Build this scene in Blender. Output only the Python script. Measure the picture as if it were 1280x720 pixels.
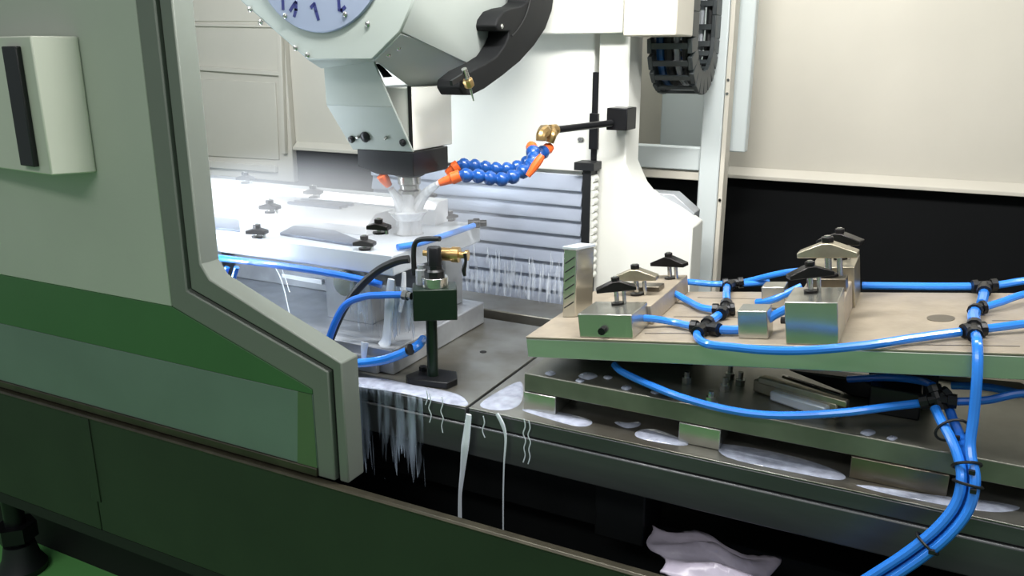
import bpy, bmesh, math, random
from mathutils import Vector, Matrix
random.seed(7)
for o in list(bpy.data.objects): bpy.data.objects.remove(o)
scene = bpy.context.scene
COL = scene.collection
# ------------------------------------------------------------------ camera
PITCH, YAW, F = math.radians(15.8), math.radians(26.9), 1025.0
CAM = Vector((0, 0, 1.6))
cam = bpy.data.cameras.new('camera'); camo = bpy.data.objects.new('camera', cam); COL.objects.link(camo)
cam.sensor_width = 36.0; cam.lens = 36.0*F/1280.0; cam.clip_start = .01
camo.location = CAM; camo.rotation_euler = (math.pi/2-PITCH, 0, YAW)
scene.camera = camo
# ------------------------------------------------------------------ world, exposure, big lights
def lin(c):
    c = c/255.0
    return c/12.92 if c <= .04045 else ((c+.055)/1.055)**2.4
def rgb(r, g, b): return (lin(r), lin(g), lin(b), 1)
w = bpy.data.worlds.new('shop_ambient'); scene.world = w; w.use_nodes = True
bg = w.node_tree.nodes['Background']; bg.inputs[0].default_value = (.86, .95, 1.0, 1); bg.inputs[1].default_value = .30
vs = scene.view_settings; vs.view_transform = 'Standard'; vs.look = 'None'; vs.gamma = 1; vs.use_curve_mapping = False
vs.exposure = 0.0
def area(name, loc, target, sx, sy, power, color):
    l = bpy.data.lights.new(name, 'AREA'); l.shape = 'RECTANGLE'; l.size = sx; l.size_y = sy; l.energy = power; l.color = color
    o = bpy.data.objects.new(name, l); COL.objects.link(o); o.location = loc
    o.rotation_euler = (Vector(target)-Vector(loc)).to_track_quat('-Z', 'Y').to_euler()
    return o
LAMPS = [((-.58, 1.27, 2.165), (-.88, 2.05, 1.35), .8, 29.0, (1, .985, .96)),  # unseen lamps under the lintel, added to light the interior
         ((.50, 1.27, 2.165), (.15, 2.10, 1.1), .8, 13.0, (1, .975, .94)),
         ((-1.95, 1.27, 2.165), (-1.9, 2.20, 1.3), .8, 32.0, (.90, .95, 1))]
for lo, ta, L, pw, cl in LAMPS: area('added_lamp_light', lo, ta, L, .07, pw, cl)
area('added_lamp_light', (-1.52, 1.186, 1.28), (-1.52, 1.75, 1.28), .04, .5, 5.5, (.84, .92, 1))  # unseen strip added behind the door to brighten below the wet plate
area('added_lamp_light', (-.70, 2.50, 2.275), (-.72, 2.62, 1.5), .3, .05, 4.0, (1, .98, .95))  # unseen lamp added to brighten the panel behind the column
area('shop_light', (-1.2, -2.6, 4.6), (-1.2, -2.2, 0), 3.5, 1.0, 85.0, (1, .98, .93))

# ------------------------------------------------------------------ pixel to place helpers (1280x720 frame)
sp, cp, ss, cc = math.sin(PITCH), math.cos(PITCH), math.sin(YAW), math.cos(YAW)
def ray(x, y):
    r = x-640; u = 360-y; fw = F*cp+u*sp
    return Vector((cc*r-ss*fw, ss*r+cc*fw, u*cp-F*sp))
def PY(x, y, Y): d = ray(x, y); return CAM+d*(Y/d.y)
def PX(x, y, X): d = ray(x, y); return CAM+d*(X/d.x)
def PZ(x, y, Z): d = ray(x, y); return CAM+d*((Z-CAM.z)/d.z)
def PPL(x, y, p0, n): d = ray(x, y); return CAM+d*((p0-CAM).dot(n)/d.dot(n))
# frame of the tilted fixture plate
TI = math.atan(.1255); RO = Vector((-.631, 1.3, 1.097))
RU = Vector((math.cos(TI), 0, math.sin(TI))); RV = Vector((0, 1, 0)); RW = Vector((-math.sin(TI), 0, math.cos(TI)))
def R(x, y, h=0): return PPL(x, y, RO+RW*h, RW)
def RL(u, v, h=0): return RO+RU*u+RV*v+RW*h
def uv(x, y, h=0): p = R(x, y, h)-RO; return p.dot(RU), p.dot(RV)

# ------------------------------------------------------------------ materials
def mat(name, col, rough=.5, metal=0.0, var=.0, scale=8, bump=0.0, bscale=60, spec=.5, stretch=(1, 1, 1), col2=None, coat=0, detail=4):
    m = bpy.data.materials.new(name); m.use_nodes = True; nt = m.node_tree; b = nt.nodes['Principled BSDF']
    b.inputs['Roughness'].default_value = rough; b.inputs['Metallic'].default_value = metal
    b.inputs['Specular IOR Level'].default_value = spec; b.inputs['Coat Weight'].default_value = coat
    tc = nt.nodes.new('ShaderNodeTexCoord'); mp = nt.nodes.new('ShaderNodeMapping'); mp.inputs['Scale'].default_value = stretch
    nt.links.new(tc.outputs['Object'], mp.inputs[0])
    n = nt.nodes.new('ShaderNodeTexNoise'); n.inputs['Scale'].default_value = scale; n.inputs['Detail'].default_value = detail
    nt.links.new(mp.outputs[0], n.inputs[0])
    cr = nt.nodes.new('ShaderNodeValToRGB'); c2 = col2 or tuple(c*(1-var) for c in col[:3])+(1,)
    cr.color_ramp.elements[0].color = c2; cr.color_ramp.elements[1].color = col
    cr.color_ramp.elements[0].position = .35; cr.color_ramp.elements[1].position = .65
    nt.links.new(n.outputs[0], cr.inputs[0]); nt.links.new(cr.outputs[0], b.inputs['Base Color'])
    if bump:
        n2 = nt.nodes.new('ShaderNodeTexNoise'); n2.inputs['Scale'].default_value = bscale; n2.inputs['Detail'].default_value = 3
        nt.links.new(mp.outputs[0], n2.inputs[0])
        bp = nt.nodes.new('ShaderNodeBump'); bp.inputs['Strength'].default_value = bump; bp.inputs['Distance'].default_value = .004
        nt.links.new(n2.outputs[0], bp.inputs['Height']); nt.links.new(bp.outputs[0], b.inputs['Normal'])
    return m
M = {}
M['door'] = mat('door_grey_paint', rgb(178, 184, 172), .45, var=.06, scale=3, bump=.05, bscale=150)
M['door_light'] = mat('door_box_paint', rgb(196, 200, 186), .4, var=.05, scale=4)
M['door_frame'] = mat('door_frame_paint', rgb(114, 120, 112), .5, var=.06, scale=5)
M['stripe'] = mat('green_stripe_paint', rgb(62, 106, 62), .45, var=.1, scale=4)
M['skirt'] = mat('grey_green_paint', rgb(108, 128, 118), .4, var=.15, scale=3)
M['apron'] = mat('dark_green_paint', rgb(36, 50, 33), .6, var=.25, scale=4, bump=.05)
M['lip'] = mat('worn_lip_paint', rgb(72, 68, 55), .4, metal=.4, var=.3, scale=20)
M['floor'] = mat('green_epoxy_floor', rgb(118, 196, 112), .35, var=.15, scale=2)
M['black'] = mat('black_rubber', rgb(22, 24, 27), .5, var=.2, scale=12)
M['armblk'] = mat('arm_black', rgb(10, 12, 14), .7, spec=.25, var=.2, scale=10)
M['curt'] = mat('curtain_black', rgb(8, 10, 12), .7, spec=.2, var=.2, scale=6)
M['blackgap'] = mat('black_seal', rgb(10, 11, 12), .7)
M['dark'] = mat('dark_grime_steel', rgb(24, 27, 29), .55, metal=.3, var=.4, scale=6, bump=.1)
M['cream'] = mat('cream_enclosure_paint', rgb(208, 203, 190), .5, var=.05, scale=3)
M['white'] = mat('white_machine_paint', rgb(226, 227, 220), .4, var=.03, scale=4, spec=.4)
M['white2'] = mat('pale_grey_paint', rgb(206, 214, 214), .4, var=.03, scale=4)
M['head'] = mat('head_paint', rgb(154, 161, 157), .42, var=.04, scale=5)
M['disc'] = mat('blue_grey_cover', rgb(140, 150, 172), .35, metal=.25, var=.06, scale=6)
M['ink'] = mat('blue_marker_ink', rgb(28, 34, 92), .5)
M['steel'] = mat('bright_steel', rgb(200, 200, 196), .25, metal=1, var=.12, scale=30)
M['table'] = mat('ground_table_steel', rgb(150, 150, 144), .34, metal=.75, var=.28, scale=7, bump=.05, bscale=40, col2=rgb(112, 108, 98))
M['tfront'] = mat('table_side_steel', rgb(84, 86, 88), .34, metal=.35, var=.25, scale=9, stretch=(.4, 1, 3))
M['plate'] = mat('machined_plate', rgb(172, 160, 142), .5, metal=.35, var=.16, scale=22, bump=.12, bscale=120)
M['pside'] = mat('ground_plate_edge', rgb(200, 206, 196), .36, metal=.88, var=.1, scale=14, stretch=(.3, 1, 2))
M['block'] = mat('ground_block', rgb(192, 192, 184), .26, metal=.9, var=.1, scale=16)
M['subplate'] = mat('sub_plate_steel', rgb(132, 132, 122), .36, metal=.6, var=.3, scale=10)
M['lplate'] = mat('wet_aluminium', rgb(206, 214, 224), .3, metal=.25, var=.08, scale=14)
M['bar'] = mat('wet_workpiece', rgb(240, 244, 248), .22, metal=.2, var=.05, scale=10)
M['wetgrey'] = mat('wet_grey_steel', rgb(172, 176, 182), .3, metal=.25, var=.35, scale=10, bump=.1)
M['clampdark'] = mat('black_oxide', rgb(44, 42, 42), .32, metal=.7, var=.25, scale=40)
M['clampsteel'] = mat('clamp_steel', rgb(176, 168, 148), .35, metal=.8, var=.2, scale=40)
M['hose'] = mat('blue_tube', rgb(44, 132, 236), .22, var=.06, scale=10, coat=.4)
M['hosedark'] = mat('blue_dark_tube', rgb(30, 104, 206), .28, var=.12, scale=10, coat=.3)
M['loc'] = mat('blue_modular_plastic', rgb(20, 78, 156), .3, var=.1, scale=20, coat=.3)
M['orange'] = mat('orange_plastic', rgb(240, 104, 44), .35, var=.08, scale=20)
M['brass'] = mat('brass', rgb(196, 164, 112), .3, metal=.9, var=.15, scale=40)
M['blacksteel'] = mat('black_steel', rgb(26, 27, 30), .35, metal=.4, var=.2, scale=15)
M['greenblk'] = mat('dark_green_anodised', rgb(24, 40, 30), .3, metal=.3, var=.2, scale=10)
M['chainp'] = mat('chain_plastic', rgb(52, 58, 60), .45, var=.2, scale=20)
M['cable'] = mat('blue_cable', rgb(24, 70, 120), .4)
M['way'] = mat('way_cover_steel', rgb(174, 182, 198), .32, metal=.2, var=.12, scale=6)
M['pinkw'] = mat('lavender_film', rgb(196, 188, 206), .3, var=.3, scale=14, bump=.6, bscale=24)
M['copper'] = mat('warm_block', rgb(130, 122, 108), .3, metal=.85, var=.3, scale=9)
def water(name, alpha, col, scale, stretch, lo=.35, hi=.65, amin=.0, rough=.15):
    m = mat(name, col, rough, spec=.6); nt = m.node_tree; b = nt.nodes['Principled BSDF']
    tc = nt.nodes.new('ShaderNodeTexCoord'); mp = nt.nodes.new('ShaderNodeMapping'); mp.inputs['Scale'].default_value = stretch
    n = nt.nodes.new('ShaderNodeTexNoise'); n.inputs['Scale'].default_value = scale; n.inputs['Detail'].default_value = 3
    mr = nt.nodes.new('ShaderNodeMapRange'); mr.inputs[1].default_value = lo; mr.inputs[2].default_value = hi
    mr.inputs[3].default_value = amin; mr.inputs[4].default_value = alpha
    nt.links.new(tc.outputs['Object'], mp.inputs[0]); nt.links.new(mp.outputs[0], n.inputs[0])
    nt.links.new(n.outputs[0], mr.inputs[0]); nt.links.new(mr.outputs[0], b.inputs['Alpha'])
    return m
M['stream'] = water('coolant_stream', 1, rgb(232, 240, 248), 40, (1, 1, .15), .25, .6, .75)
M['jet'] = water('coolant_jet', .95, rgb(236, 240, 244), 30, (1, 1, .2), .3, .65, .45)
M['curtain'] = water('coolant_curtain', .62, rgb(190, 206, 226), 46, (1, 1, .10), .46, .72, .0)
M['puddle'] = water('coolant_puddle', .85, rgb(186, 192, 210), 40, (1, 1, 1), .3, .65, .45, .1)
M['corner'] = mat('green_reflection_tint', rgb(84, 110, 74), .45, var=.1, scale=6)  # colour of the green reflection on the lower door panel
M['splash'] = water('coolant_splash', .7, rgb(224, 232, 242), 90, (1, 1, .12), .45, .7, .0)
M['veil'] = water('coolant_veil', .85, rgb(236, 241, 246), 26, (1, 1, .25), .35, .65, .25)
M['pocket'] = mat('pocket_blue_grey', rgb(96, 106, 126), .4, metal=.3, var=.3, scale=20)

# ------------------------------------------------------------------ geometry
class G:
    def __init__(s): s.v = []; s.f = []
    def add(s, vs, fs):
        k = len(s.v); s.v += [Vector(p) for p in vs]; s.f += [[i+k for i in f] for f in fs]; return s
    def hexa(s, a, b):                       # two quads (bottom/top loops)
        return s.add(list(a)+list(b), [[3, 2, 1, 0], [4, 5, 6, 7]]+[[i, (i+1) % 4, 4+(i+1) % 4, 4+i] for i in range(4)])
    def box(s, x0, x1, y0, y1, z0, z1, T=None):
        T = T or (lambda x, y, z: Vector((x, y, z)))
        q = [(x0, y0), (x1, y0), (x1, y1), (x0, y1)]
        return s.hexa([T(x, y, z0) for x, y in q], [T(x, y, z1) for x, y in q])
    def prism(s, pts, vec):                  # planar outline swept along a vector
        n = len(pts); pts = [Vector(p) for p in pts]; vec = Vector(vec)
        return s.add(pts+[p+vec for p in pts], [list(range(n))[::-1], [n+i for i in range(n)]]+[[i, (i+1) % n, n+(i+1) % n, n+i] for i in range(n)])
    def tube(s, pts, r, seg=12, sub=8, flat=None):
        pts = [Vector(p) for p in pts]
        rs = list(r) if isinstance(r, (list, tuple)) else [r]*len(pts)
        if sub > 1 and len(pts) > 2:
            q, qr = [], []
            for i in range(len(pts)-1):
                p0, p1, p2, p3 = pts[max(i-1, 0)], pts[i], pts[i+1], pts[min(i+2, len(pts)-1)]
                for k in range(sub):
                    t = k/sub
                    q.append(.5*((2*p1)+(p2-p0)*t+(2*p0-5*p1+4*p2-p3)*t*t+(3*p1-p0-3*p2+p3)*t**3)); qr.append(rs[i]+(rs[i+1]-rs[i])*t)
            pts, rs = q+[pts[-1]], qr+[rs[-1]]
        n = len(pts); up = None; vs = []
        for i in range(n):
            d = (pts[min(i+1, n-1)]-pts[max(i-1, 0)]).normalized()
            if up is None:
                up = Vector((0, 0, 1)) if abs(d.z) < .9 else Vector((1, 0, 0))
            a = (up-d*up.dot(d)).normalized(); up = a; b = d.cross(a)
            for k in range(seg):
                th = 2*math.pi*k/seg
                vs.append(pts[i]+a*math.cos(th)*rs[i]+b*math.sin(th)*rs[i]*(flat or 1))
        fs = [[i*seg+k, i*seg+(k+1) % seg, (i+1)*seg+(k+1) % seg, (i+1)*seg+k] for i in range(n-1) for k in range(seg)]
        fs += [list(range(seg))[::-1], [(n-1)*seg+k for k in range(seg)]]
        return s.add(vs, fs)
    def cyl(s, a, b, r, seg=20, r2=None): return s.tube([a, b], [r, r if r2 is None else r2], seg, 1)
    def lathe(s, base, axis, prof, seg=24):  # prof: (distance along the axis, radius)
        base = Vector(base); ax = Vector(axis).normalized()
        a = ax.orthogonal().normalized(); b = ax.cross(a); vs = []
        for h, r in prof:
            for k in range(seg):
                th = 2*math.pi*k/seg; vs.append(base+ax*h+(a*math.cos(th)+b*math.sin(th))*r)
        n = len(prof)
        fs = [[i*seg+k, i*seg+(k+1) % seg, (i+1)*seg+(k+1) % seg, (i+1)*seg+k] for i in range(n-1) for k in range(seg)]
        fs += [list(range(seg))[::-1], [(n-1)*seg+k for k in range(seg)]]
        return s.add(vs, fs)
    def above(s, z):
        for p in s.v: p.z = max(p.z, z)
        return s
    def hull(s, pts):
        bm = bmesh.new()
        for p in pts: bm.verts.new(p)
        r = bmesh.ops.convex_hull(bm, input=bm.verts)
        bmesh.ops.delete(bm, geom=[e for e in r['geom_interior'] if isinstance(e, bmesh.types.BMVert)], context='VERTS')
        bmesh.ops.dissolve_limit(bm, angle_limit=.03, verts=bm.verts, edges=bm.edges)
        bm.verts.index_update()
        s.add([v.co.copy() for v in bm.verts], [[v.index for v in f.verts] for f in bm.faces]); bm.free(); return s
def link(name, g, m, origin, bevel=0, smooth=35):
    me = bpy.data.meshes.new(name); me.from_pydata([p-origin for p in g.v], [], g.f); me.update()
    bm = bmesh.new(); bm.from_mesh(me); bmesh.ops.recalc_face_normals(bm, faces=bm.faces); bm.to_mesh(me); bm.free()
    me.materials.append(M[m] if isinstance(m, str) else m)
    me.shade_smooth(); me.set_sharp_from_angle(angle=math.radians(smooth))
    o = bpy.data.objects.new(name, me); COL.objects.link(o)
    if bevel:
        b = o.modifiers.new('bevel', 'BEVEL'); b.width = bevel; b.segments = 2; b.limit_method = 'ANGLE'; b.angle_limit = math.radians(40)
    return o
def tag(o, label, cat, group=None, kind=None):
    if label: o['label'] = label
    if cat: o['category'] = cat
    if group: o['group'] = group
    if kind: o['kind'] = kind
    return o
def thing(name, label, cat, loc, group=None, kind=None):
    o = bpy.data.objects.new(name, None); COL.objects.link(o); o.location = loc; o.empty_display_size = .05
    return tag(o, label, cat, group, kind)
def wloc(o):
    l = Vector(o.location)
    while o.parent: o = o.parent; l += Vector(o.location)
    return l
def part(name, g, m, parent, bevel=0, label=None, kind=None, smooth=35):
    o = link(name, g, m, wloc(parent), bevel, smooth); o.parent = parent
    if label: o['label'] = label
    if kind: o['kind'] = kind
    return o
def solo(name, g, m, label, cat, group=None, kind=None, bevel=0, smooth=35):
    n = len(g.v); c = sum(g.v, Vector())/n; c.z = min(p.z for p in g.v)
    o = link(name, g, m, c, bevel, smooth); o.location = c
    return tag(o, label, cat, group, kind)
def struct(name, g, m, bevel=0, label=None): 
    return solo(name, g, m, label, None, None, 'structure', bevel)
def copy_tree(o, parent=None):
    c = o.copy(); COL.objects.link(c); c.parent = parent
    for ch in list(o.children): copy_tree(ch, c)
    return c

# ================================================================== SETTING
fl = struct('floor', G().box(-6, 5, -5, 4.5, -.05, 0), 'floor', label='green epoxy workshop floor')
# rear enclosure wall
WY = 2.75
zt = PY(1100, 233, WY).z
xr_ = PY(360, 120, 2.72).x
wr = thing('wall_rear', 'cream rear wall of the machine enclosure', None, (0, WY, zt), kind='structure')
part('panel', G().box(-2.8, 2.2, WY, WY+.04, zt, 2.7), 'cream', wr, .004)
tr = thing('trim_1', 'cream ledge along the foot of the rear wall', None, (0, WY, zt), kind='structure')
part('ledge', G().prism([(xr_+.004, WY-.03, zt), (xr_+.004, WY, zt), (xr_+.004, WY, zt+.035), (xr_+.004, WY-.03, zt+.012)], (2.12-xr_, 0, 0)), 'cream', tr, .002)
bb = thing('baseboard_rear', 'black rubber curtain below the rear wall', None, (0, WY+.03, .3), kind='structure')
for i in range(9):
    x0 = -2.28+(i-1)*.5
    part('curtain_panel', G().box(x0, x0+.5, WY+.03, WY+.05, .3, zt-.003), 'curt', bb)
# left part of the rear wall stands forward
LY = 2.72
a = PY(225, 30, LY); b = PY(360, 30, LY)
wl = thing('wall_left', 'pale cream panelled left part of the rear wall', None, (-2.6, LY, 1.0), kind='structure')
xr_ = PY(360, 120, LY).x; zb_ = PY(300, 222, LY).z
part('panel', G().box(-4.2, xr_, LY, LY+.0295, zb_, 2.7), 'cream', wl, .004)
def strip(p, q, wd, th, m, parent, Y):
    p, q = PY(*p, Y), PY(*q, Y); d = (q-p).normalized(); n = Vector((-d.z, 0, d.x))*wd/2
    part('batten', G().prism([p-n, q-n, q+n, p+n], (0, -th, 0)), m, parent, .003)
strip((222, 83), (352, 92), .02, .016, 'cream', wl, LY)
strip((222, 31), (352, 33), .012, .012, 'cream', wl, LY)
strip((352, 30), (358, 192), .022, .02, 'cream', wl, LY)
strip((243, 203), (348, 211), .030, .020, 'cream', wl, LY)
strip((226, 0), (244, 200), .022, .02, 'cream', wl, LY)
part('upper_panel', G().prism([PY(232, -60, LY), PY(345, -60, LY), PY(345, 27, LY), PY(236, 27, LY)], (0, -.006, 0)), 'cream', wl, .003)
part('middle_panel', G().prism([PY(238, 98, LY), PY(345, 103, LY), PY(350, 200, LY), PY(246, 194, LY)], (0, -.006, 0)), 'cream', wl, .003)
# between the two walls, right of the left part: narrow cream panel with black curtain below is the rear wall itself

# front apron wall
FY = 1.107
wf = thing('wall_front', 'dark green front apron of the machine', None, (-.9, FY, .5), kind='structure')
part('apron_sheet', G().box(-3.2, -1.672, FY, FY+.012, .50, .795), 'apron', wf, .002)
part('apron_sheet', G().box(-1.668, 1.2, FY, FY+.012, .50, .795), 'apron', wf, .002)
part('cover_strip', G().box(-1.685, -1.655, FY-.003, FY, .58, .795), 'apron', wf, .001)
part('top_lip', G().box(-3.2, 1.2, FY-.004, FY+.016, .795, .803), 'lip', wf, .004)
part('plinth', G().box(-3.2, 1.2, FY+.35, FY+.38, .0, .52), 'blackgap', wf)
part('underside', G().box(-3.2, 1.2, FY, FY+.36, .47, .50), 'blackgap', wf)
# chip trough under the table
tb = thing('trim_2', 'dark chip trough under the table', None, (-.9, 1.6, .5), kind='structure')
part('trough_floor', G().box(-3.2, 1.2, FY+.03, 2.7, .50, .53), 'dark', tb)
part('trough_step', G().box(-3.2, 1.2, 1.42, 1.9, .53, .70), 'dark', tb)
# unseen lintel, added above the door opening to carry the lamps
ln = thing('trim_3', 'cream lintel added above the door opening for the lamps', None, (-.9, 1.12, 2.2), kind='structure')
part('lintel', G().box(-3.2, 1.2, 1.08, 1.36, 2.20, 2.5), 'cream', ln)

# door
d1 = thing('door_1', 'grey sliding door with green stripes and chamfered corner', None, (-1.5, FY, .805), kind='structure')
DY = FY+.012
def dp(*px): return [PY(x, y, DY) for x, y in px]
ext = lambda p, z: Vector((p.x, p.y, z))
XL = -3.2; ZB, ZT = .806, 2.12
A0, A1, A2 = PY(213, 383, DY), PY(390, 487, DY), PY(392, 592, DY)
xs_p = -1.337*DY/1.107
panel = [(XL, ZB), (A1.x, ZB), (A1.x, A1.z), (xs_p, A0.z), (xs_p, ZT), (XL, ZT)]
S0, S1 = PY(235, 364, DY), PY(410, 465, DY); xs_s = -1.288*DY/1.107
I0, I00, I1 = PY(243, 330, DY), PY(260, 350, DY), PY(425, 455, DY); xs_i = PY(232, 180, DY).x
def V(x, z, y=DY): return Vector((x, y, z))
# green stripe boundaries on the panel
s_top0, s_top1 = PY(0, 347, DY), A0
zg1 = A0.z; zg0 = PY(0, 347, DY).z
zl0 = PY(0, 405, DY).z; zl1 = PY(330, 470, DY).z
part('upper_panel', G().prism([V(XL, zg1), V(xs_p, zg1), V(xs_p, ZT), V(XL, ZT)], (0, .03, 0)), 'door', d1, .002)
zmid = PY(0, 404, DY).z
zmid = min(zmid, A1.z-.001)
part('green_stripe', G().prism([V(XL, zmid), V(A1.x, zmid), V(A1.x, A1.z), V(xs_p, zg1-.0005), V(XL, zg1-.0005)], (0, .03, 0)), 'stripe', d1, .001)
part('lower_panel', G().prism([V(XL, ZB+.018), V(A1.x, ZB+.018), V(A1.x, zmid-.0005), V(XL, zmid-.0005)], (0, .03, 0)), 'skirt', d1, .001)
part('green_reflection', G().prism([V(A1.x-.05, ZB+.018, DY-.001), V(A1.x-.001, ZB+.018, DY-.001), V(A1.x-.001, zmid, DY-.001), V(A1.x-.035, zmid, DY-.001)], (0, .0009, 0)), 'corner', d1)  # thin tinted sheet painting a green reflection onto the door end
part('bottom_rail', G().box(XL, A1.x, DY-.004, DY+.03, ZB, ZB+.018), 'lip', d1, .002)
part('frame_band', G().prism([V(A1.x, ZB), V(S1.x, ZB), V(S1.x, S1.z), V(xs_s, S0.z), V(xs_s, ZT), V(xs_p, ZT), V(xs_p, A0.z), V(A1.x, A1.z)], (0, .035, 0)), 'door_frame', d1, .003)
g_ = .008
part('seal', G().prism([V(S1.x, ZB, DY+.012), V(S1.x+g_, ZB, DY+.012), V(S1.x+g_, S1.z+.004, DY+.012), V(xs_s+g_, S0.z+.004, DY+.012), V(xs_s+g_, ZT, DY+.012), V(xs_s, ZT, DY+.012), V(xs_s, S0.z, DY+.012), V(S1.x, S1.z, DY+.012)], (0, .03, 0)), 'blackgap', d1)
part('jamb', G().prism([V(S1.x+g_, ZB, DY+.004), V(I1.x, ZB, DY+.004), V(I1.x, I1.z, DY+.004), V(I00.x, I00.z, DY+.004), V(xs_i, I0.z, DY+.004), V(xs_i, ZT, DY+.004), V(xs_s+g_, ZT, DY+.004), V(xs_s+g_, S0.z+.004, DY+.004), V(S1.x+g_, S1.z+.004, DY+.004)], (0, .05, 0)), 'door_frame', d1, .003)
# handle box: wedge shaped in plan
hx0, hxf, hx1 = PY(-60, 120, DY).x, PY(52, 120, DY-.07).x, PY(107, 130, DY-.005).x
hz0, hz1 = PY(60, 217, DY-.06).z, PY(45, 45, DY-.06).z
plan = [(hx0, DY-.0005), (hx1, DY-.0005), (hx1, DY-.012), (hxf, DY-.075), (hx0+.03, DY-.035)]
hb = part('handle_box', G().prism([Vector((x, y, hz0)) for x, y in plan], (0, 0, hz1-hz0)), 'door_light', d1, .003)
def hp(t, z, off): # point on the left facet
    a, b = Vector((hx0+.03, DY-.035, 0)), Vector((hxf, DY-.075, 0)); n = Vector((-(b-a).y, (b-a).x, 0)).normalized()
    if n.y > 0: n = -n
    p = a+(b-a)*t+n*off; p.z = z; return p
def onfacet(x, y):
    a = Vector((hx0+.03, DY-.035, 0)); b = Vector((hxf, DY-.075, 0)); n = Vector((-(b-a).y, (b-a).x, 0)).normalized()
    return PPL(x, y, a, n)
e0, e1, e2, e3 = onfacet(8, 58), onfacet(28, 57), onfacet(47, 204), onfacet(33, 206)
xm0 = (e0+e3)/2; xm1 = (e1+e2)/2
part('handle', G().prism([Vector((xm0.x, xm0.y, e3.z)), Vector((xm1.x, xm1.y, e3.z)), Vector((xm1.x, xm1.y, e0.z)), Vector((xm0.x, xm0.y, e0.z))], (0, -.012, 0)), 'black', hb, .002)

# ================================================================== LAMPS, unseen, added to light the enclosure
for i, (lo, ta, L, pw, cl) in enumerate(LAMPS):
    t = thing('added_lamp', 'slim added lamp, unseen, under the lintel over the '+['spindle', 'tilted fixture', 'long white workpiece'][i], 'lamp', (lo[0], lo[1], 2.2), 'added enclosure lamps')
    part('lamp_body', G().box(lo[0]-L/2, lo[0]+L/2, 1.235, 1.305, 2.172, 2.1995), 'white2', t, .003)
t = thing('added_lamp', 'short added lamp, unseen, high on the rear wall behind the column', 'lamp', (-.70, 2.52, 2.28), 'added enclosure lamps')
part('lamp_body', G().box(-.85, -.55, 2.47, WY-.0005, 2.28, 2.32), 'white2', t, .003)
t = thing('added_lamp', 'upright added strip lamp, unseen, on the inner face of the door', 'lamp', (-1.52, 1.17, 1.02), 'added enclosure lamps')
part('lamp_body', G().box(-1.545, -1.495, 1.1495, 1.178, 1.02, 1.54), 'white2', t, .003)
# ================================================================== TABLES
GX = -.7345
TF = 1.257
def table(x0, x1, label):
    t = thing('machine_table', label, 'table', ((x0+x1)/2, 1.5, .85))
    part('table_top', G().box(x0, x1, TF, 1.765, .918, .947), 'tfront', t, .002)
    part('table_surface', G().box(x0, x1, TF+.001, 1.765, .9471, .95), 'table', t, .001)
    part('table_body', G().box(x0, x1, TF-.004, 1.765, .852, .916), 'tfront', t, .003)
    part('rear_rail', G().box(x0, x1, 1.80, 1.93, .852, .962), 'table', t, .003)
    part('rear_groove', G().box(x0, x1, 1.766, 1.80, .852, .925), 'blackgap', t)
    return t
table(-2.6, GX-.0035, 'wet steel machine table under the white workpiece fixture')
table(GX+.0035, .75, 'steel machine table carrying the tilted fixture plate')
for (px, py), tt_ in (((604, 440), 0),):
    c_ = PZ(px, py, .95); part('bore', G().lathe((c_.x, c_.y, .9501), (0, 0, 1), [(0, .008), (.0006, .008)], 16), 'blackgap', bpy.data.objects['machine_table'])
# saddle and bed below the table
sd = thing('table_saddle', 'black saddle block under the machine table', 'machine part', (-.55, 1.5, .70))
part('saddle', G().box(-2.4, -.5, 1.36, 1.75, .70, .851), 'dark', sd, .004)
part('saddle_wing', G().box(-.5, .6, 1.45, 1.75, .75, .851), 'dark', sd, .004)
e = PY(805, 660, 1.33)
part('slide_shoe', G().box(e.x-.10, e.x, 1.33, 1.45, .70, .82), 'dark', sd, .004)

# ================================================================== LEFT FIXTURE
bp = solo('base_plate', G().box(-1.95, -.955, 1.33, 1.727, .9504, 1.006), 'wetgrey', 'wet grey base plate under the long white workpiece', 'plate', bevel=.003)
part('mount_foot', G().box(-1.06, -.99, 1.318, 1.33, .9504, .985), 'wetgrey', bp, .002)
for (px, py, wd, hh, dd) in ((412, 405, .13, .13, .12),):
    p = PZ(px, py, 1.006)
lt = thing('trunnion_block', 'round topped grey trunnion block below the wet plate', 'block', (-1.16, 1.45, 1.006), 'trunnion blocks')
def trunnion(x, y):
    g = G()
    o = [(-.065, 0), (.065, 0), (.065, .09)]+[(.0475+.0*k, 0) for k in []]+[(.055*math.cos(th), .095+.055*math.sin(th)) for th in [math.radians(a) for a in range(10, 171, 16)]]+[(-.065, .09)]
    g.prism([Vector((x+a, y, 1.006+b)) for a, b in o], (0, .10, 0)); return g
part('block_body', trunnion(-1.16, 1.45), 'wetgrey', lt, .002)
part('boss', G().cyl((-1.16, 1.45, 1.10), (-1.16, 1.436, 1.10), .03), 'steel', lt)
for sx, lab in ((-1.72, 'grey trunnion block beneath the workpiece end by the door'),):
    l2 = thing('trunnion_block', lab, 'block', (sx, 1.45, 1.006), 'trunnion blocks')
    part('block_body', trunnion(sx, 1.45), 'wetgrey', l2, .002)
    part('boss', G().cyl((sx, 1.45, 1.10), (sx, 1.436, 1.10), .03), 'steel', l2)
lr = solo('support_rib', G().box(-1.95, -1.0, 1.62, 1.70, 1.0065, 1.155), 'wetgrey', 'long grey support rib under the rear of the wet plate', 'rib', bevel=.003)
LZ = 1.203
lp = thing('fixture_plate', 'thick wet aluminium fixture plate under the spindle', 'plate', (-1.5, 1.55, 1.156))
part('plate', G().box(-2.02, -.968, 1.36, 1.735, 1.1575, LZ), 'lplate', lp, .003)
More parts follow.
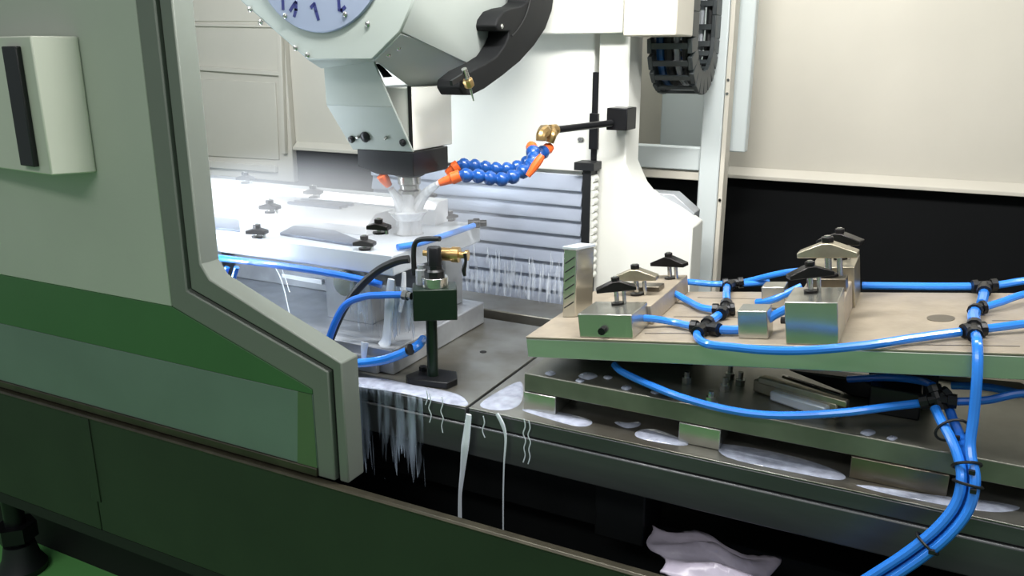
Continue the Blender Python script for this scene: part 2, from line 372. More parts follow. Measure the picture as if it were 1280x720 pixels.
# white workpiece: a long profile with ribs, and a rail behind
wk = thing('workpiece', 'long bright white machined profile clamped on the wet plate', 'workpiece', (-1.5, 1.56, LZ))
def PC(x, y):
    p = PZ(x, y, LZ+.0004); p.y = min(p.y, 1.486); return p
def L3(x, y, z): return PZ(x, y, z)
WX0, WX1 = -2.0, -1.13
part('profile', G().prism([(WX0, 1.49, LZ), (WX0, 1.61, LZ), (WX0, 1.61, LZ+.045), (WX0, 1.53, LZ+.045), (WX0, 1.49, LZ+.022)], (WX1-WX0, 0, 0)), 'bar', wk, .002)
for k in range(3):
    part('rib', G().box(-1.40, -1.24, 1.535+k*.024, 1.545+k*.024, LZ+.045, LZ+.052), 'pocket', wk, .001)
rl = solo('rear_rail', G().prism([(-2.0, 1.66, LZ), (-2.0, 1.72, LZ), (-2.0, 1.72, LZ+.058), (-2.0, 1.675, LZ+.058), (-2.0, 1.66, LZ+.04)], (.95, 0, 0)), 'bar', 'white rail behind the long machined profile', 'rail', bevel=.002)
pk = solo('pocket_insert', G().prism([PC(x, y) for x, y in ((350, 294), (400, 276), (438, 285), (452, 304), (440, 308))], (0, 0, .006)), 'pocket', 'flat grey insert plate on the wet fixture plate front', 'insert', bevel=.001)

solo('pocket_insert', G().prism([PC(x, y) for x, y in ((236, 262), (262, 259), (318, 272), (300, 290), (240, 284))], (0, 0, .005)), 'pocket', 'flat grey insert plate by the door end of the wet fixture plate', 'insert', bevel=.001)
# ------------------------------------------------------------------ wing clamps
def make_clamp(strapmat, L=.085, h=.030, peak=.016, wd=.026):
    t = thing('strap_clamp', '', 'clamp', (0, 0, 0), 'wing strap clamps')
    o = [(-L/2, 0), (L/2, 0), (L/2, .008), (L*.08, peak+.006), (-L*.08, peak+.006), (-L/2, .008)]
    part('strap', G().prism([Vector((x, -wd/2, h+z)) for x, z in o], (0, wd, 0)), strapmat, t, .0015)
    part('stud', G().cyl((0, 0, 0), (0, 0, h+peak+.016), .005, 12), 'steel', t)
    part('nut', G().lathe((0, 0, h+peak+.0062), (0, 0, 1), [(0, .0095), (.008, .0095)], 6), 'clampdark', t, .001)
    part('support_pin', G().cyl((.016, 0, 0), (.016, 0, h), .0042, 12), 'steel', t)
    part('washer', G().cyl((0, 0, 0), (0, 0, .004), .013, 16), 'clampdark', t)
    return t
proto = {}
def clamp(key, args, loc, rz, label, tilt=True, s=1.0):
    if key not in proto: o = proto[key] = make_clamp(*args)
    else: o = copy_tree(proto[key])
    m = Matrix.Rotation(rz, 4, 'Z')
    if tilt:
        b = Matrix((RU, RV, RW)).transposed().to_4x4(); m = b @ m
    o.matrix_world = Matrix.Translation(loc) @ m @ Matrix.Scale(s, 4)
    o['label'] = label
    return o
# small clamps on the left fixture
lw = ('clampdark', .046, .009, .007, .024)
def lclamp(x, y, z, rz, label):
    p = PZ(x, y, z); clamp('left', lw, p, rz, label, False)
lclamp(307, 229, LZ+.0585, .2, 'small black strap clamp on the far white rail beside the door')
lclamp(392, 247, LZ+.0585, .2, 'small black strap clamp midway along the white rail')
lclamp(338, 266, LZ+.0455, .2, 'small strap clamp on the long profile near the door')
lclamp(474, 292, LZ+.0525, .2, 'small strap clamp on the profile ribs beside the tool')
lclamp(322, 297, LZ+.0005, .3, 'low black clamp at the front of the wet plate')
lclamp(456, 312, LZ+.0005, .3, 'low round clamp at the front edge below the spindle')
pz = PZ(543, 268, LZ)
cb = solo('clamp_block', G().box(pz.x-.05, pz.x+.015, pz.y-.03, pz.y+.03, LZ+.0005, LZ+.035), 'wetgrey', 'wet grey clamp block on the plate behind the tool', 'block', 'clamp blocks', bevel=.002)
clamp('left', lw, (pz.x-.02, pz.y, LZ+.0352), .2, 'small black strap clamp on the block behind the tool', False, 1.0)
pz2 = PZ(563, 276, LZ)
clamp('left', lw, (pz2.x, pz2.y, LZ+.0005), 1.2, 'small black strap clamp at the corner end of the plate', False, .8)

# hoses of the left fixture
HZ = 'blue air hose'
def hose(pts, label, r=.008, m='hose', name='air_hose', group='blue air hoses', seg=10):
    return solo(name, G().tube(pts, r, seg, 8), m, label, 'hose', group)
hose([L3(497, 309, LZ+.009), L3(525, 304, LZ+.009), L3(560, 293, LZ+.009), L3(592, 282, LZ+.009)], 'blue air hose along the edge of the wet plate under the spindle', .007)
fz = L3(597, 279, LZ+.009)
solo('hose_fitting', G().lathe(fz+Vector((-.02, -.012, 0)), (1, .6, 0), [(0, .009), (.012, .009), (.013, .012), (.028, .012), (.029, .008), (.045, .008)], 12), 'blacksteel', 'black fitting at the corner of the wet plate', 'fitting')
HY = 1.345
hose([PY(262, 321, HY), PY(320, 328, HY), PY(390, 338, HY), PY(440, 347, HY), PY(478, 356, HY+.02)], 'blue air hose running under the front edge of the wet plate', .008, 'hosedark')
hose([PY(252, 305, 1.33), PY(257, 335, 1.32), PY(268, 354, 1.32), PY(290, 372, 1.325), PY(330, 400, 1.32)], 'looped blue air hose hanging by the door edge', .008, 'hose')
hose([PY(284, 334, 1.325), PY(280, 348, 1.322), PY(279, 366, 1.322)], 'short blue hose stub hanging next to the hose loop', .006, 'hosedark')
hose([PY(296, 334, 1.318), PY(291, 352, 1.318), PY(289, 372, 1.318)], 'second short blue hose stub hanging next to the hose loop', .006, 'hosedark')
part('edge_strip', G().prism([PY(352, 342, 1.61), PY(402, 350, 1.61), PY(402, 356, 1.61), PY(352, 347, 1.61)], (0, .0095, 0)), 'bar', lr, .001)

# ------------------------------------------------------------------ hose stand on the left table
bx = PZ(545, 476, .95); bxx, bxy = bx.x, bx.y
ps = thing('clamp_cylinder_stand', 'black clamp cylinder on a green block and thin post', 'stand', (bxx, bxy, .95))
hw = .045
part('foot_plate', G().prism([(bxx-.055, bxy-.03, .9502), (bxx-.04, bxy-.045, .9502), (bxx+.045, bxy-.03, .9502), (bxx+.052, bxy+.0, .9502), (bxx+.03, bxy+.035, .9502), (bxx-.04, bxy+.03, .9502)], (0, 0, .014)), 'blacksteel', ps, .002)
part('foot_bolt', G().lathe((bxx-.036, bxy+.008, .9642), (0, 0, 1), [(0, .009), (.009, .009)], 6), 'blacksteel', ps)
zb0 = PY(541, 404, bxy-.04).z; zb1 = PY(541, 365, bxy-.04).z
part('post', G().cyl((bxx-.004, bxy-.005, .964), (bxx-.004, bxy-.005, zb0), .0115), 'greenblk', ps)
xl, xr = PY(512, 385, bxy-.04).x, PY(571, 385, bxy-.04).x
th_ = math.atan2(-bxx, bxy)
def ST(x, y, z): return Vector((bxx+.004+x*math.cos(th_)-y*math.sin(th_), bxy+x*math.sin(th_)+y*math.cos(th_), z))
blk = part('valve_block', G().box(-.045, .043, -.03, .03, zb0, zb1, ST), 'greenblk', ps, .002, label='dark green valve block')
xl = bxx-.036
cx = bxx+.004
part('chrome_ring', G().cyl((cx, bxy, zb1), (cx, bxy, zb1+.02), .027, 28), 'steel', ps, .001)
zc = zb1+.02; zt_ = PY(546, 309, bxy).z
part('cylinder_collar', G().lathe((cx, bxy, zc), (0, 0, 1), [(0, .021), (.012, .021), (.016, .0165), (.024, .0165)], 8), 'blacksteel', ps)
part('cylinder_rod', G().lathe((cx, bxy, zc+.024), (0, 0, 1), [(0, .0145), (zt_-zc-.027, .0145), (zt_-zc-.024, .0125)], 24), 'blacksteel', ps)
zh = PY(546, 322, bxy).z
part('cross_head', G().lathe((cx-.040, bxy+.022, zh), (1, .25, 0), [(0, .006), (.008, .006), (.009, .009), (.03, .009), (.031, .0135), (.06, .0135), (.061, .016), (.076, .016), (.077, .007), (.088, .007), (.089, .011), (.095, .011)], 12), 'brass', ps, label='brass cross fitting')
part('hose_elbow', G().tube([PY(518, 344, bxy), PY(517, 318, bxy), PY(519, 304, bxy), PY(528, 299, bxy), PY(550, 298.5, bxy)], .0052, 10), 'black', ps, label='black bent hose')
part('hose_connector', G().lathe((xl+.008, bxy, zb1), (0, 0, 1), [(0, .012), (.03, .012), (.032, .008), (.04, .008)], 10), 'wetgrey', ps)
part('side_connector', G().lathe((xl-.004, bxy-.02, (zb0+zb1)/2+.01), (-1, 0, 0), [(0, .008), (.008, .008), (.009, .0105), (.02, .0105)], 8), 'steel', ps)
part('hanging_chain', G().tube([PY(581, 317, bxy), PY(582, 326, bxy), PY(580, 337, bxy), PY(581, 345, bxy)], [.004, .003, .005, .003], 8, 4), 'blacksteel', ps)
hose([PY(511.5, 324, bxy), PY(495, 327, bxy-.008), PY(470, 340, bxy-.016), PY(445, 364, bxy-.022), PY(428, 390, bxy-.03), PY(414, 422, bxy-.036), PY(406, 444, bxy-.04)], 'thick black hose arching from the clamp cylinder to the door', .0085, 'black', 'rubber_hose', 'stand hoses')
hose([xl_ for xl_ in (Vector((xl-.0245, bxy-.02, (zb0+zb1)/2+.01)), PY(480, 369, bxy-.033), PY(455, 371, bxy-.045), PY(432, 381, bxy-.06), PY(418, 405, bxy-.072), PY(408, 435, bxy-.08), PY(402, 458, bxy-.085))], 'blue air hose arching from the green valve block to the door', .0075, 'hosedark', 'air_hose')
hose([PY(529, 424, bxy+.012), PY(522, 432, bxy-.02), PY(505, 441, 1.303), PY(480, 450, 1.299), PY(450, 454, 1.298), PY(421, 455, 1.298)], 'blue air hose lying along the wet table front', .0098, 'hose')
for px, py, s in ((512, 437, .012), (440, 453, .012)):
    p = PY(px, py, 1.299); tdir = Vector((.8, 0, .3)) if px > 500 else Vector((1, 0, 0))
    solo('cable_tie', G().lathe(p-tdir.normalized()*.003, tdir, [(0, .0118), (.006, .0118)], 12), 'black' if px > 500 else 'white2', ('black' if px > 500 else 'white')+' cable tie on the hose along the wet table', 'cable tie')

# ================================================================== RIGHT FIXTURE
SF = 1.30
sbx0 = PY(655, 485, SF).x
# risers between table and sub plate
ris = [((655, 695), 'steel riser block under the end of the sub plate', 'block'), ((849, 901), 'steel riser block midway under the sub plate', 'block'), ((1064, 1187), 'long brownish riser block under the sub plate by the hose bundle', 'copper')]
SZ0, SZ1 = .988, 1.024
for (xa, xb), lab, mm in ris:
    x0, x1 = PY(xa, 500+(xa-655)*.18, SF).x, PY(xb, 500+(xb-655)*.18, SF).x
    solo('riser_block', G().box(x0, x1, SF-.003, SF+.10, .9502, SZ0-.0003), mm, lab, 'block', 'riser blocks', bevel=.0015)
solo('riser_block', G().box(.30, .42, SF-.003, SF+.10, .9502, SZ0-.0003), 'block', 'steel riser block past the hose bundle', 'block', 'riser blocks', bevel=.0015)
sb = solo('sub_plate', G().box(sbx0, .55, SF, 1.68, SZ0, SZ1), 'subplate', 'long flat steel sub plate on riser blocks', 'plate', bevel=.002)
# tilted plate
PD = .345; PLN = 1.30; PTH = .040
def T(u, v, w): return RL(u, v, w)
fp = thing('fixture_plate', 'tilted machined fixture plate with holes and clamp blocks', 'plate', RL(.3, .17, -PTH))
part('plate_top', G().box(0, PLN, .0, PD, -.004, 0, T), 'plate', fp, .001)
part('plate_body', G().box(0, PLN, 0.0, PD, -PTH, -.0042, T), 'pside', fp, .0015)
for px, py, rr in ((1176, 398, .021),):
    u, v = uv(px, py)
    part('bore', G().lathe(RL(u, v, .0002), RW, [(0, rr), (.0006, rr)], 28), 'copper', fp)
def groove(p, q, wd=.003):
    a, b = R(*p), R(*q); d = (b-a).normalized(); n = RW.cross(d)*wd/2
    part('scribed_groove', G().prism([a-n, b-n, b+n, a+n], RW*.0005), 'copper', fp)
groove((806, 417), (885, 417)); groove((842, 396), (925, 397)); groove((872, 372), (955, 374)); groove((1062, 430), (1275, 433)); groove((1240, 401), (1280, 401))
# supports between sub plate and tilted plate
def under(u): return RL(u, 0, -PTH).z
for xa, xb, v0, v1, lab in ((.02, .07, .10, .30, 'dark wedge support under the low end of the tilted plate'),):
    pass
def wedge(x0, x1, y0, y1, m, lab):
    def zt(x): return RO.z+(x-RO.x)*.1255-PTH*math.sqrt(1+.1255**2)-.0004
    q = [(x0, SZ1+.0003), (x1, SZ1+.0003), (x1, zt(x1)), (x0, zt(x0))]
    return solo('wedge_support', G().prism([Vector((x, y0, z)) for x, z in q], (0, y1-y0, 0)), m, lab, 'support', 'wedge supports', bevel=.0015)
wedge(-.60, -.36, 1.48, 1.60, 'dark', 'dark wedge support under the low end of the tilted plate')
wedge(-.05, .06, 1.50, 1.62, 'dark', 'dark wedge support under the middle of the tilted plate')
wedge(.28, .50, 1.40, 1.60, 'copper', 'brownish wedge support under the high end of the tilted plate')
# slanted strut and actuator under the plate
def bar3(p, q, a, b, up=Vector((0, 0, 1))):
    d = (q-p).normalized(); s = d.cross(up).normalized()*a/2; t = s.cross(d).normalized()*b/2
    return G().hexa([p-s-t, p+s-t, p+s+t, p-s+t], [q-s-t, q+s-t, q+s+t, q-s+t])
st = thing('tilt_strut', 'pale slanted tilting strut below the tilted plate', 'strut', PY(1000, 500, 1.40))
part('strut_body', bar3(PY(948, 482, 1.42), PY(1052, 514, 1.36), .035, .035).above(SZ1+.0006), 'clampsteel', st, .003)
part('strut_rail', bar3(PY(950, 474, 1.40), PY(1060, 505, 1.345), .012, .012), 'clampsteel', st, .002)
part('strut_sleeve', bar3(PY(965, 497, 1.385), PY(1035, 518, 1.345), .02, .03).above(SZ1+.0006), 'lplate', st, .004)
bk = thing('tilt_bracket', 'dark slotted bracket behind the slanted strut', 'bracket', PY(1080, 500, 1.46))
part('bracket_plate', G().prism([PY(985, 463, 1.46), PY(1075, 474, 1.46), PY(1115, 490, 1.46), PY(1118, 514, 1.46), PY(1065, 503, 1.46)], (0, .03, 0)).above(SZ1+.0006), 'blacksteel', bk, .003)
part('bracket_edge', bar3(PY(978, 470, 1.455), PY(1050, 494, 1.455), .008, .005), 'steel', bk)
part('bracket_foot', G().box(PY(1082, 535, 1.44).x, PY(1146, 540, 1.44).x, 1.40, 1.46, SZ1+.0003, SZ1+.048), 'blacksteel', bk, .003)
bxp = solo('rear_casting', G().prism([PY(1090, 474, 1.62), PY(1275, 478, 1.62), PY(1300, 530, 1.62), PY(1100, 500, 1.62)], (0, .05, 0)).above(SZ1+.0006), 'copper', 'pale brown casting seen through the gap under the tilted plate', 'casting', bevel=.006)
# bolts and slugs on the sub plate
for i, (px, py) in enumerate(((858, 467), (905, 477), (912, 462), (888, 492), (925, 470))):
    p = PZ(px, py+12, SZ1)
    solo('loose_bolt', G().lathe(Vector((p.x, p.y, SZ1+.0004)), (0, 0, 1), [(0, .009), (.012, .009), (.012, .005), (.022+.004*(i % 3), .005)], 6), 'steel', ('bright bolt standing on the sub plate near the dark wedge', 'bright bolt on the sub plate close to the pale strut', 'bright bolt on the sub plate behind the sagging hose middle', 'bright bolt on the sub plate at the sagging hose', 'bright bolt on the sub plate just before the pale strut end')[i], 'bolt', 'bolts under the tilted plate')

# upright stop post
pb = R(703, 397); 
p1 = PY(737, 392, pb.y).x-pb.x
up = thing('stop_post', 'tall upright steel stop post on the tilted plate corner', 'post', pb)
zt2 = PY(700, 311, pb.y).z
dx = Vector((.028, .0, 0)); dy = Vector((.026, .055, 0))
base = [pb, pb+Vector((.026, .004, 0)), pb+Vector((.046, .045, 0)), pb+Vector((.018, .042, 0))]
q = [Vector((p.x, p.y, RO.z+(p.x-RO.x)*.1255+.0008)) for p in base]
part('post_body', G().hexa(q, [Vector((p.x, p.y, zt2)) for p in q]), 'block', up, .0015)
qq = [Vector((p.x, p.y, zt2)) for p in q]; cen = sum(qq, Vector())/4
qt = [cen+(p-cen)*1.10 for p in qq]
part('post_cap', G().hexa(qt, [p+Vector((0, 0, .006)) for p in qt]), 'lplate', up, .001)
for k in range(6):
    z = q[0].z+.02+k*(zt2-q[0].z-.03)/6
    a_, b_ = q[0].lerp(q[1], .15), q[0].lerp(q[1], .85); a_.z = z; b_.z = z+.014
    off = Vector((.0, -.0008, 0))
    part('tooth_groove', G().tube([a_+off, b_+off], .0012, 6, 1), 'blackgap', up)

# clamp blocks on the tilted plate
def block(u0, u1, v0, v1, h0, h1, lab, m='block', group='clamp blocks'):
    return solo('clamp_block', G().box(u0, u1, v0, v1, h0, h1, T), m, lab, 'block', group, bevel=.0015)
uA, vA = uv(727, 420); uB, _ = uv(795, 421)
hA = .044
fb = block(uA, uB, .006, .095, .0003, hA, 'low front clamp block at the low end of the tilted plate')
part('side_screw', G().lathe(RL((uA+uB)/2-.004, .006, .015), -RV, [(0, .007), (.01, .007)], 8), 'blacksteel', fb)
u0b, u1b = uv(742, 402)[0], uv(800, 402)[0]
block(uA+.006, uB+.006, .097, .345, .0003, .036, 'long plain rail behind the low front clamp block', 'plate')
block(uA+.012, uB-.01, .20, .235, .0365, .046, 'thin raised jaw on the long rail behind the low block', 'copper')
uC, _ = uv(983, 429); uD, _ = uv(1049, 431); hC = .070
fc = block(uC, uD, .006, .105, .0003, hC, 'tall front clamp block with a mirror face at mid plate')
block(uC+.004, uD, .107, .23, .0003, .050, 'long clamp rail behind the tall mirror block', 'plate')
block(uC+.010, uD+.004, .232, .345, .0003, .075, 'tallest rear clamp block behind the long clamp rail', 'clampsteel')
block(uC+.014, uD-.002, .150, .185, .0503, .073, 'narrow raised jaw on the clamp rail', 'copper')
uE, _ = uv(927, 418); uF, _ = uv(963, 420)
sbk = block(uE, uF, .028, .075, .0003, .048, 'small steel cube block beside the tall mirror block')
uG, vG = uv(963, 372); uH, _ = uv(990, 373)
block(uG, uH, .215, .26, .0003, .042, 'small rear cube block beside the clamp rail')
part('side_screw', G().lathe(RL(uC, .04, .03), -RU, [(0, .006), (.012, .006)], 8), 'blacksteel', fc)
# strap clamps on those blocks
dk = ('clampdark',); li = ('clampsteel',)
def onblock(u, v, h): return RL(u, v, h+.0004)
clamp('dark', dk, onblock((uA+uB)/2+.0, .075, hA), math.radians(24), 'black strap clamp on the low front clamp block', s=.85)
clamp('light', li, onblock((uA+uB)/2+.004, .175, .036), math.radians(4), 'pale steel strap clamp on the long plain rail')
clamp('dark', dk, onblock((uA+uB)/2+.030, .310, .036), math.radians(-12), 'black strap clamp at the far end of the long plain rail', s=.9)
clamp('dark', dk, onblock((uC+uD)/2-.008, .070, hC), math.radians(28), 'black strap clamp on the tall mirror block', s=.85)
clamp('light', li, onblock((uC+uD)/2+.008, .170, .073), math.radians(-2), 'pale steel strap clamp on the raised jaw of the clamp rail', s=1.15)
clamp('dark', dk, onblock((uC+uD)/2+.014, .300, .075), math.radians(-14), 'black strap clamp on the tallest rear clamp block', s=.95)

# ------------------------------------------------------------------ hoses on the tilted plate
def RH(*pts, h=.010):
    return [R(p[0], p[1], p[2] if len(p) > 2 else h) for p in pts]
r_ = .0066
hose(RH((795, 398, .02), (812, 398, .018), (838, 402), (866, 408)), 'blue air hose from the low front block to the front tee', r_)
hose(RH((900, 412), (925, 412), (950, 405, .02), (968, 394, .03), (982, 387, .034)), 'blue air hose from the front tee to the tall mirror block', .0078)
hose(RH((872, 414), (872, 422), (884, 430), (915, 434), (960, 438), (1010, 438), (1080, 432), (1140, 423), (1200, 415)), 'long blue air hose drooping along the front edge of the tilted plate', .0070)
hose(RH((884, 404), (893, 398), (902, 391)), 'short blue hose link between the two front tees', .0080)
hose(RH((838, 365, .016), (846, 368, .018), (858, 375), (876, 384), (892, 387)), 'blue air hose from the long plain rail to the middle tee', r_)
hose(RH((909, 379), (908, 369, .014), (909, 358, .012)), 'short blue hose link from the middle tee to the rear tee', .0075)
hose(RH((853, 352, .02), (868, 353, .018), (888, 355), (904, 355)), 'blue air hose from the rail end to the rear tee', r_)
hose(RH((928, 353), (945, 349, .018), (965, 344, .03), (985, 340, .04), (1008, 338, .055)), 'blue air hose rising from the rear tee to the clamp rail', .0062)
hose(RH((928, 355), (945, 354), (962, 353)), 'blue air hose from the rear tee to the rear cube block', .0062)
hose(RH((946, 378), (965, 375, .018), (985, 366, .03), (1002, 358, .04)), 'blue air hose climbing over the small steel cube block', r_)
hose(RH((1078, 357), (1120, 357.5), (1170, 358), (1216, 358)), 'straight blue air hose along the rear edge of the tilted plate', .0072)
hose(RH((1236, 358), (1256, 355, .014), (1290, 350, .02), (1400, 340, .03), (1520, 345, .012)), 'blue air hose from the rear double tee out past the plate', .0068)
hose(RH((1230, 364), (1229, 372), (1227, 380)), 'short blue hose link below the rear double tee', .0085)
hose(RH((1230, 384), (1250, 378, .014), (1290, 366, .02), (1380, 358, .03), (1480, 365, .012)), 'blue air hose from the elbow out past the plate', .0062)
hose(RH((1219, 388), (1217, 396, .012), (1218, 407, .012)), 'short thick blue hose link above the front cross', .0095)
hose(RH((1232, 411), (1255, 408, .012), (1290, 404, .014), (1400, 396, .014), (1520, 398, .012)), 'blue air hose from the front cross out past the plate', .0066)
def tee(pts_list, label, name='hose_fitting', dirs=None):
    g = G(); c = pts_list[0]
    for p in pts_list[1:]:
        d = p-c; L = d.length; n = d.normalized()
        g.lathe(c, n, [(0, .0085), (L*.5, .0085), (L*.52, .0115), (L, .0115), (L, .0085)], 10)
    return solo(name, g, 'blacksteel', label, 'fitting', 'black hose tees')
def teep(c, ends, label, h=.0122): tee([R(*c, h)]+[R(*e, h) for e in ends], label)
teep((880, 409), ((864, 408), (899, 412), (886, 402), (872, 416)), 'black push-in tee near the front edge of the tilted plate')
teep((906, 387), ((891, 387), (918, 386), (908, 379), (901, 393)), 'black push-in tee in the middle of the hose net')
teep((917, 354), ((904, 355), (929, 353), (909, 359)), 'black push-in tee at the rear edge of the hose net')
teep((1230, 357), ((1215, 358), (1246, 356), (1230, 365)), 'black double tee at the rear edge of the plate')
teep((1222, 385), ((1231, 384), (1218, 389)), 'black elbow fitting between double tee and front cross')
teep((1217, 412), ((1204, 414), (1232, 411), (1218, 405), (1219, 420)), 'black cross fitting on the hose going down the front')
# hoses below and in front
# drop hose from the cross
ed = RL(uv(1221, 436)[0], -.012, .012)
gc = PY(1172, 499, 1.33)
tee([gc, PY(1150, 503, 1.33), PY(1196, 502, 1.33), PY(1166, 482, 1.34), PY(1176, 512, 1.325), PY(1186, 490, 1.34)], 'black manifold fitting under the tilted plate')
BC = [PY(1207, 572, 1.245), PY(1211, 600, 1.225), PY(1203, 632, 1.212), PY(1180, 662, 1.200), PY(1145, 691, 1.19), PY(1098, 722, 1.18), PY(1046, 752, 1.175), PY(960, 792, 1.175), PY(860, 812, 1.19)]
def bundle(k):
    out = []; ang = math.radians((200, 80, 320)[k])
    for i, p in enumerate(BC):
        d = (BC[min(i+1, len(BC)-1)]-BC[max(i-1, 0)]).normalized(); a = d.cross(Vector((0, 1, 0))).normalized(); b = a.cross(d).normalized()
        out.append(p+(a*math.cos(ang)+b*math.sin(ang))*.0096)
    return out
hose([PY(1169, 510, 1.318), PY(1177, 527, 1.295), PY(1189, 549, 1.266)]+bundle(0), 'blue hose of the bundle starting at the manifold fitting', .0073)
hose([PY(1185, 508, 1.335), PY(1192, 526, 1.32), PY(1201, 548, 1.294)]+bundle(1), 'second blue hose of the bundle starting at the manifold fitting', .0073, 'hosedark')
hose([R(1219, 418, .012), RL(uv(1220, 430)[0], .004, .016), PY(1222, 445, 1.285), PY(1221, 475, 1.272), PY(1217, 520, 1.262), PY(1213, 550, 1.252)]+bundle(2), 'long blue hose dropping from the front cross into the bundle', .0073)
hose([PY(1150, 504, 1.33), PY(1115, 508, 1.312), PY(1060, 515, 1.296), PY(1000, 519, 1.288), PY(950, 518, 1.287), PY(900, 510, 1.288), PY(850, 496, 1.292), PY(810, 480, 1.305), PY(778, 465, 1.325), PY(768, 456, 1.345)], 'long blue hose sagging below the tilted plate', .0066)
hose([PY(1196, 502, 1.33), PY(1235, 500, 1.33), PY(1290, 491, 1.33), PY(1400, 500, 1.33)], 'blue hose leaving the manifold fitting along the gap', .0062, 'hosedark')
hose([PY(1190, 482, 1.40), PY(1235, 484, 1.385), PY(1290, 494, 1.375), PY(1400, 506, 1.37)], 'dark blue hose behind in the gap under the plate', .0062, 'hosedark')
hose([PY(1166, 482, 1.34), PY(1150, 476, 1.38), PY(1110, 472, 1.42), PY(1060, 474, 1.44)], 'blue hose from the manifold back under the plate', .0062, 'hosedark')
for i, (p, d, rr) in enumerate((((PY(1183, 538, 1.281)+PY(1197, 538, 1.307))/2, PY(1195, 548, 1.28)-PY(1184, 526, 1.308), .0235), (BC[0].lerp(BC[1], .35), BC[1]-BC[0], .0185), (BC[1].lerp(BC[2], .15), BC[2]-BC[1], .0185), (BC[3].lerp(BC[4], .6), BC[4]-BC[3], .0185))):
    g = G(); n = d.normalized(); a = n.orthogonal().normalized(); b = n.cross(a)
    ring = [p+(a*math.cos(t)+b*math.sin(t))*rr for t in [2*math.pi*k/20 for k in range(21)]]
    g.tube(ring, .0022, 6, 1)
    hd_ = p+Vector((.0, -rr-.001, 0))
    g.box(hd_.x+.002, hd_.x+.010, hd_.y-.003, hd_.y+.003, hd_.z-.003, hd_.z+.003)
    solo('cable_tie', g, 'black', ['black cable tie at the top of the blue bundle', 'black cable tie on the bundle beside the sub plate', 'black cable tie on the bundle at the table top', 'black cable tie on the bundle bend'][i], 'cable tie', 'bundle ties')

# ================================================================== COLUMN AND WAY COVER
CY = 2.05
cl = thing('machine_column', 'white machine column with curved foot and ribbed way cover', 'column', (-1.0, CY+.1, .3))
zc0 = PY(660, 211, CY).z; xcr = PY(741, 150, CY).x
xcl = PY(455, 150, CY).x
part('column_face', G().box(xcl, xcr, CY, CY+.08, zc0, 2.5), 'white', cl, .004)
part('column_core', G().box(xcl, -1.05, CY+.08, 2.60, .55, 2.5), 'white2', cl, .004)
x0, x1 = PY(750, 150, CY).x, PY(787, 150, CY).x
# flared foot
yb_ = CY-.02
foot = [Vector((x0, yb_, .60)), Vector((x0, yb_, 2.5)), Vector((x1, yb_, 2.5)), Vector((x1, yb_, PY(787, 205, yb_).z))]
foot += [PY(x, y, yb_) for x, y in ((789, 222), (794, 233), (802, 243), (815, 252), (838, 264), (866, 284))]+[Vector((PY(866, 300, yb_).x, yb_, .60))]
part('guide_body', G().prism(foot, (0, .105, 0)), 'white', cl, .004)
tp = [PY(803, 240, CY+.07), PY(842, 243, CY+.07), PY(868, 266, CY+.07), PY(866, 286, CY+.07), PY(838, 268, CY+.07), PY(818, 259, CY+.07)]
part('foot_cap', G().prism(tp, (0, .06, 0)), 'wetgrey', cl, .002)
# crossbeam boxes at the top
zb = PY(730, 42, 1.985).z
part('slide_box', G().box(PY(600, 30, 1.985).x, PY(779, 20, 1.985).x, 1.985, CY-.021, zb, 2.5), 'white', cl, .004)
part('bracket_box', G().box(PY(780, 20, 1.92).x, PY(847, 20, 1.92).x, 1.915, 2.06, PY(800, 45, 1.92).z, 2.5), 'cream', cl, .004)
# rail with bolts
ra, rb = PY(738, 90, CY-.012), PY(752, 200, CY-.012)
rail = part('guide_rail', G().box(PY(740, 140, CY-.012).x, PY(750, 140, CY-.012).x, CY-.014, CY-.0005, PY(745, 200, CY).z, PY(745, 90, CY).z), 'blacksteel', cl, .001)
part('rail_block', G().box(PY(736, 170, CY-.03).x, PY(747, 170, CY-.03).x, CY-.03, CY-.0145, PY(745, 187, CY-.03).z, PY(745, 142, CY-.03).z), 'blacksteel', cl, .001)
for px, py in ((749, 94), (751, 101), (749, 190), (725, 174), (728, 174), (752, 108)):
    p = PY(px, py, CY-.0005); part('screw', G().lathe(p, (0, -1, 0), [(0, .006), (.005, .006), (.007, .004)], 10), 'steel', cl)
# way cover of overlapping steel slats
wx0, wx1 = PY(470, 300, 2.0).x, PY(727, 300, 2.0).x
ztop, zbot = zc0-.002, PY(640, 372, 2.0).z
n = 9
for k in range(n):
    z1 = ztop-(ztop-zbot)*k/n; z0 = ztop-(ztop-zbot)*(k+1)/n
    yo = 1.985+.006*k*0
    g = G().prism([(wx0, 1.99, z0), (wx0, 2.02, z0), (wx0, 2.02, z1), (wx0, 2.000, z1), (wx0, 1.990, z0+.006)], (wx1-wx0, 0, 0))
    part('cover_slat', g, 'way', cl, .0008)
part('cover_backing', G().box(wx0, wx1, 2.021, 2.03, zbot, ztop), 'blackgap', cl)
part('cover_foot', G().box(wx0-.1, wx1, 1.995, 2.03, zbot-.05, zbot-.002), 'blackgap', cl)
part('cover_sill', G().box(wx0-.1, wx1+.12, 1.94, 2.03, zbot-.09, zbot-.05), 'table', cl, .003)
# ribbed strip beside the cover
sx0, sx1 = PY(728, 300, 1.995).x, PY(738, 300, 1.995).x
part('wiper_strip', G().box(sx0, sx1, 1.985, 2.03, .93, PY(733, 212, 1.99).z), 'black', cl, .001)
part('wiper_cap', G().box(PY(719, 212, 1.985).x, PY(744, 212, 1.985).x, 1.975, 2.032, PY(733, 213, 1.985).z, PY(733, 203, 1.985).z), 'black', cl, .001)
for k in range(14):
    z = PY(741, 224, 1.99).z-k*.020
    part('bellows_fold', G().lathe((sx1+.001, 1.988, z), (0, 1, 0), [(0, .010), (.03, .010)], 12), 'white', cl)
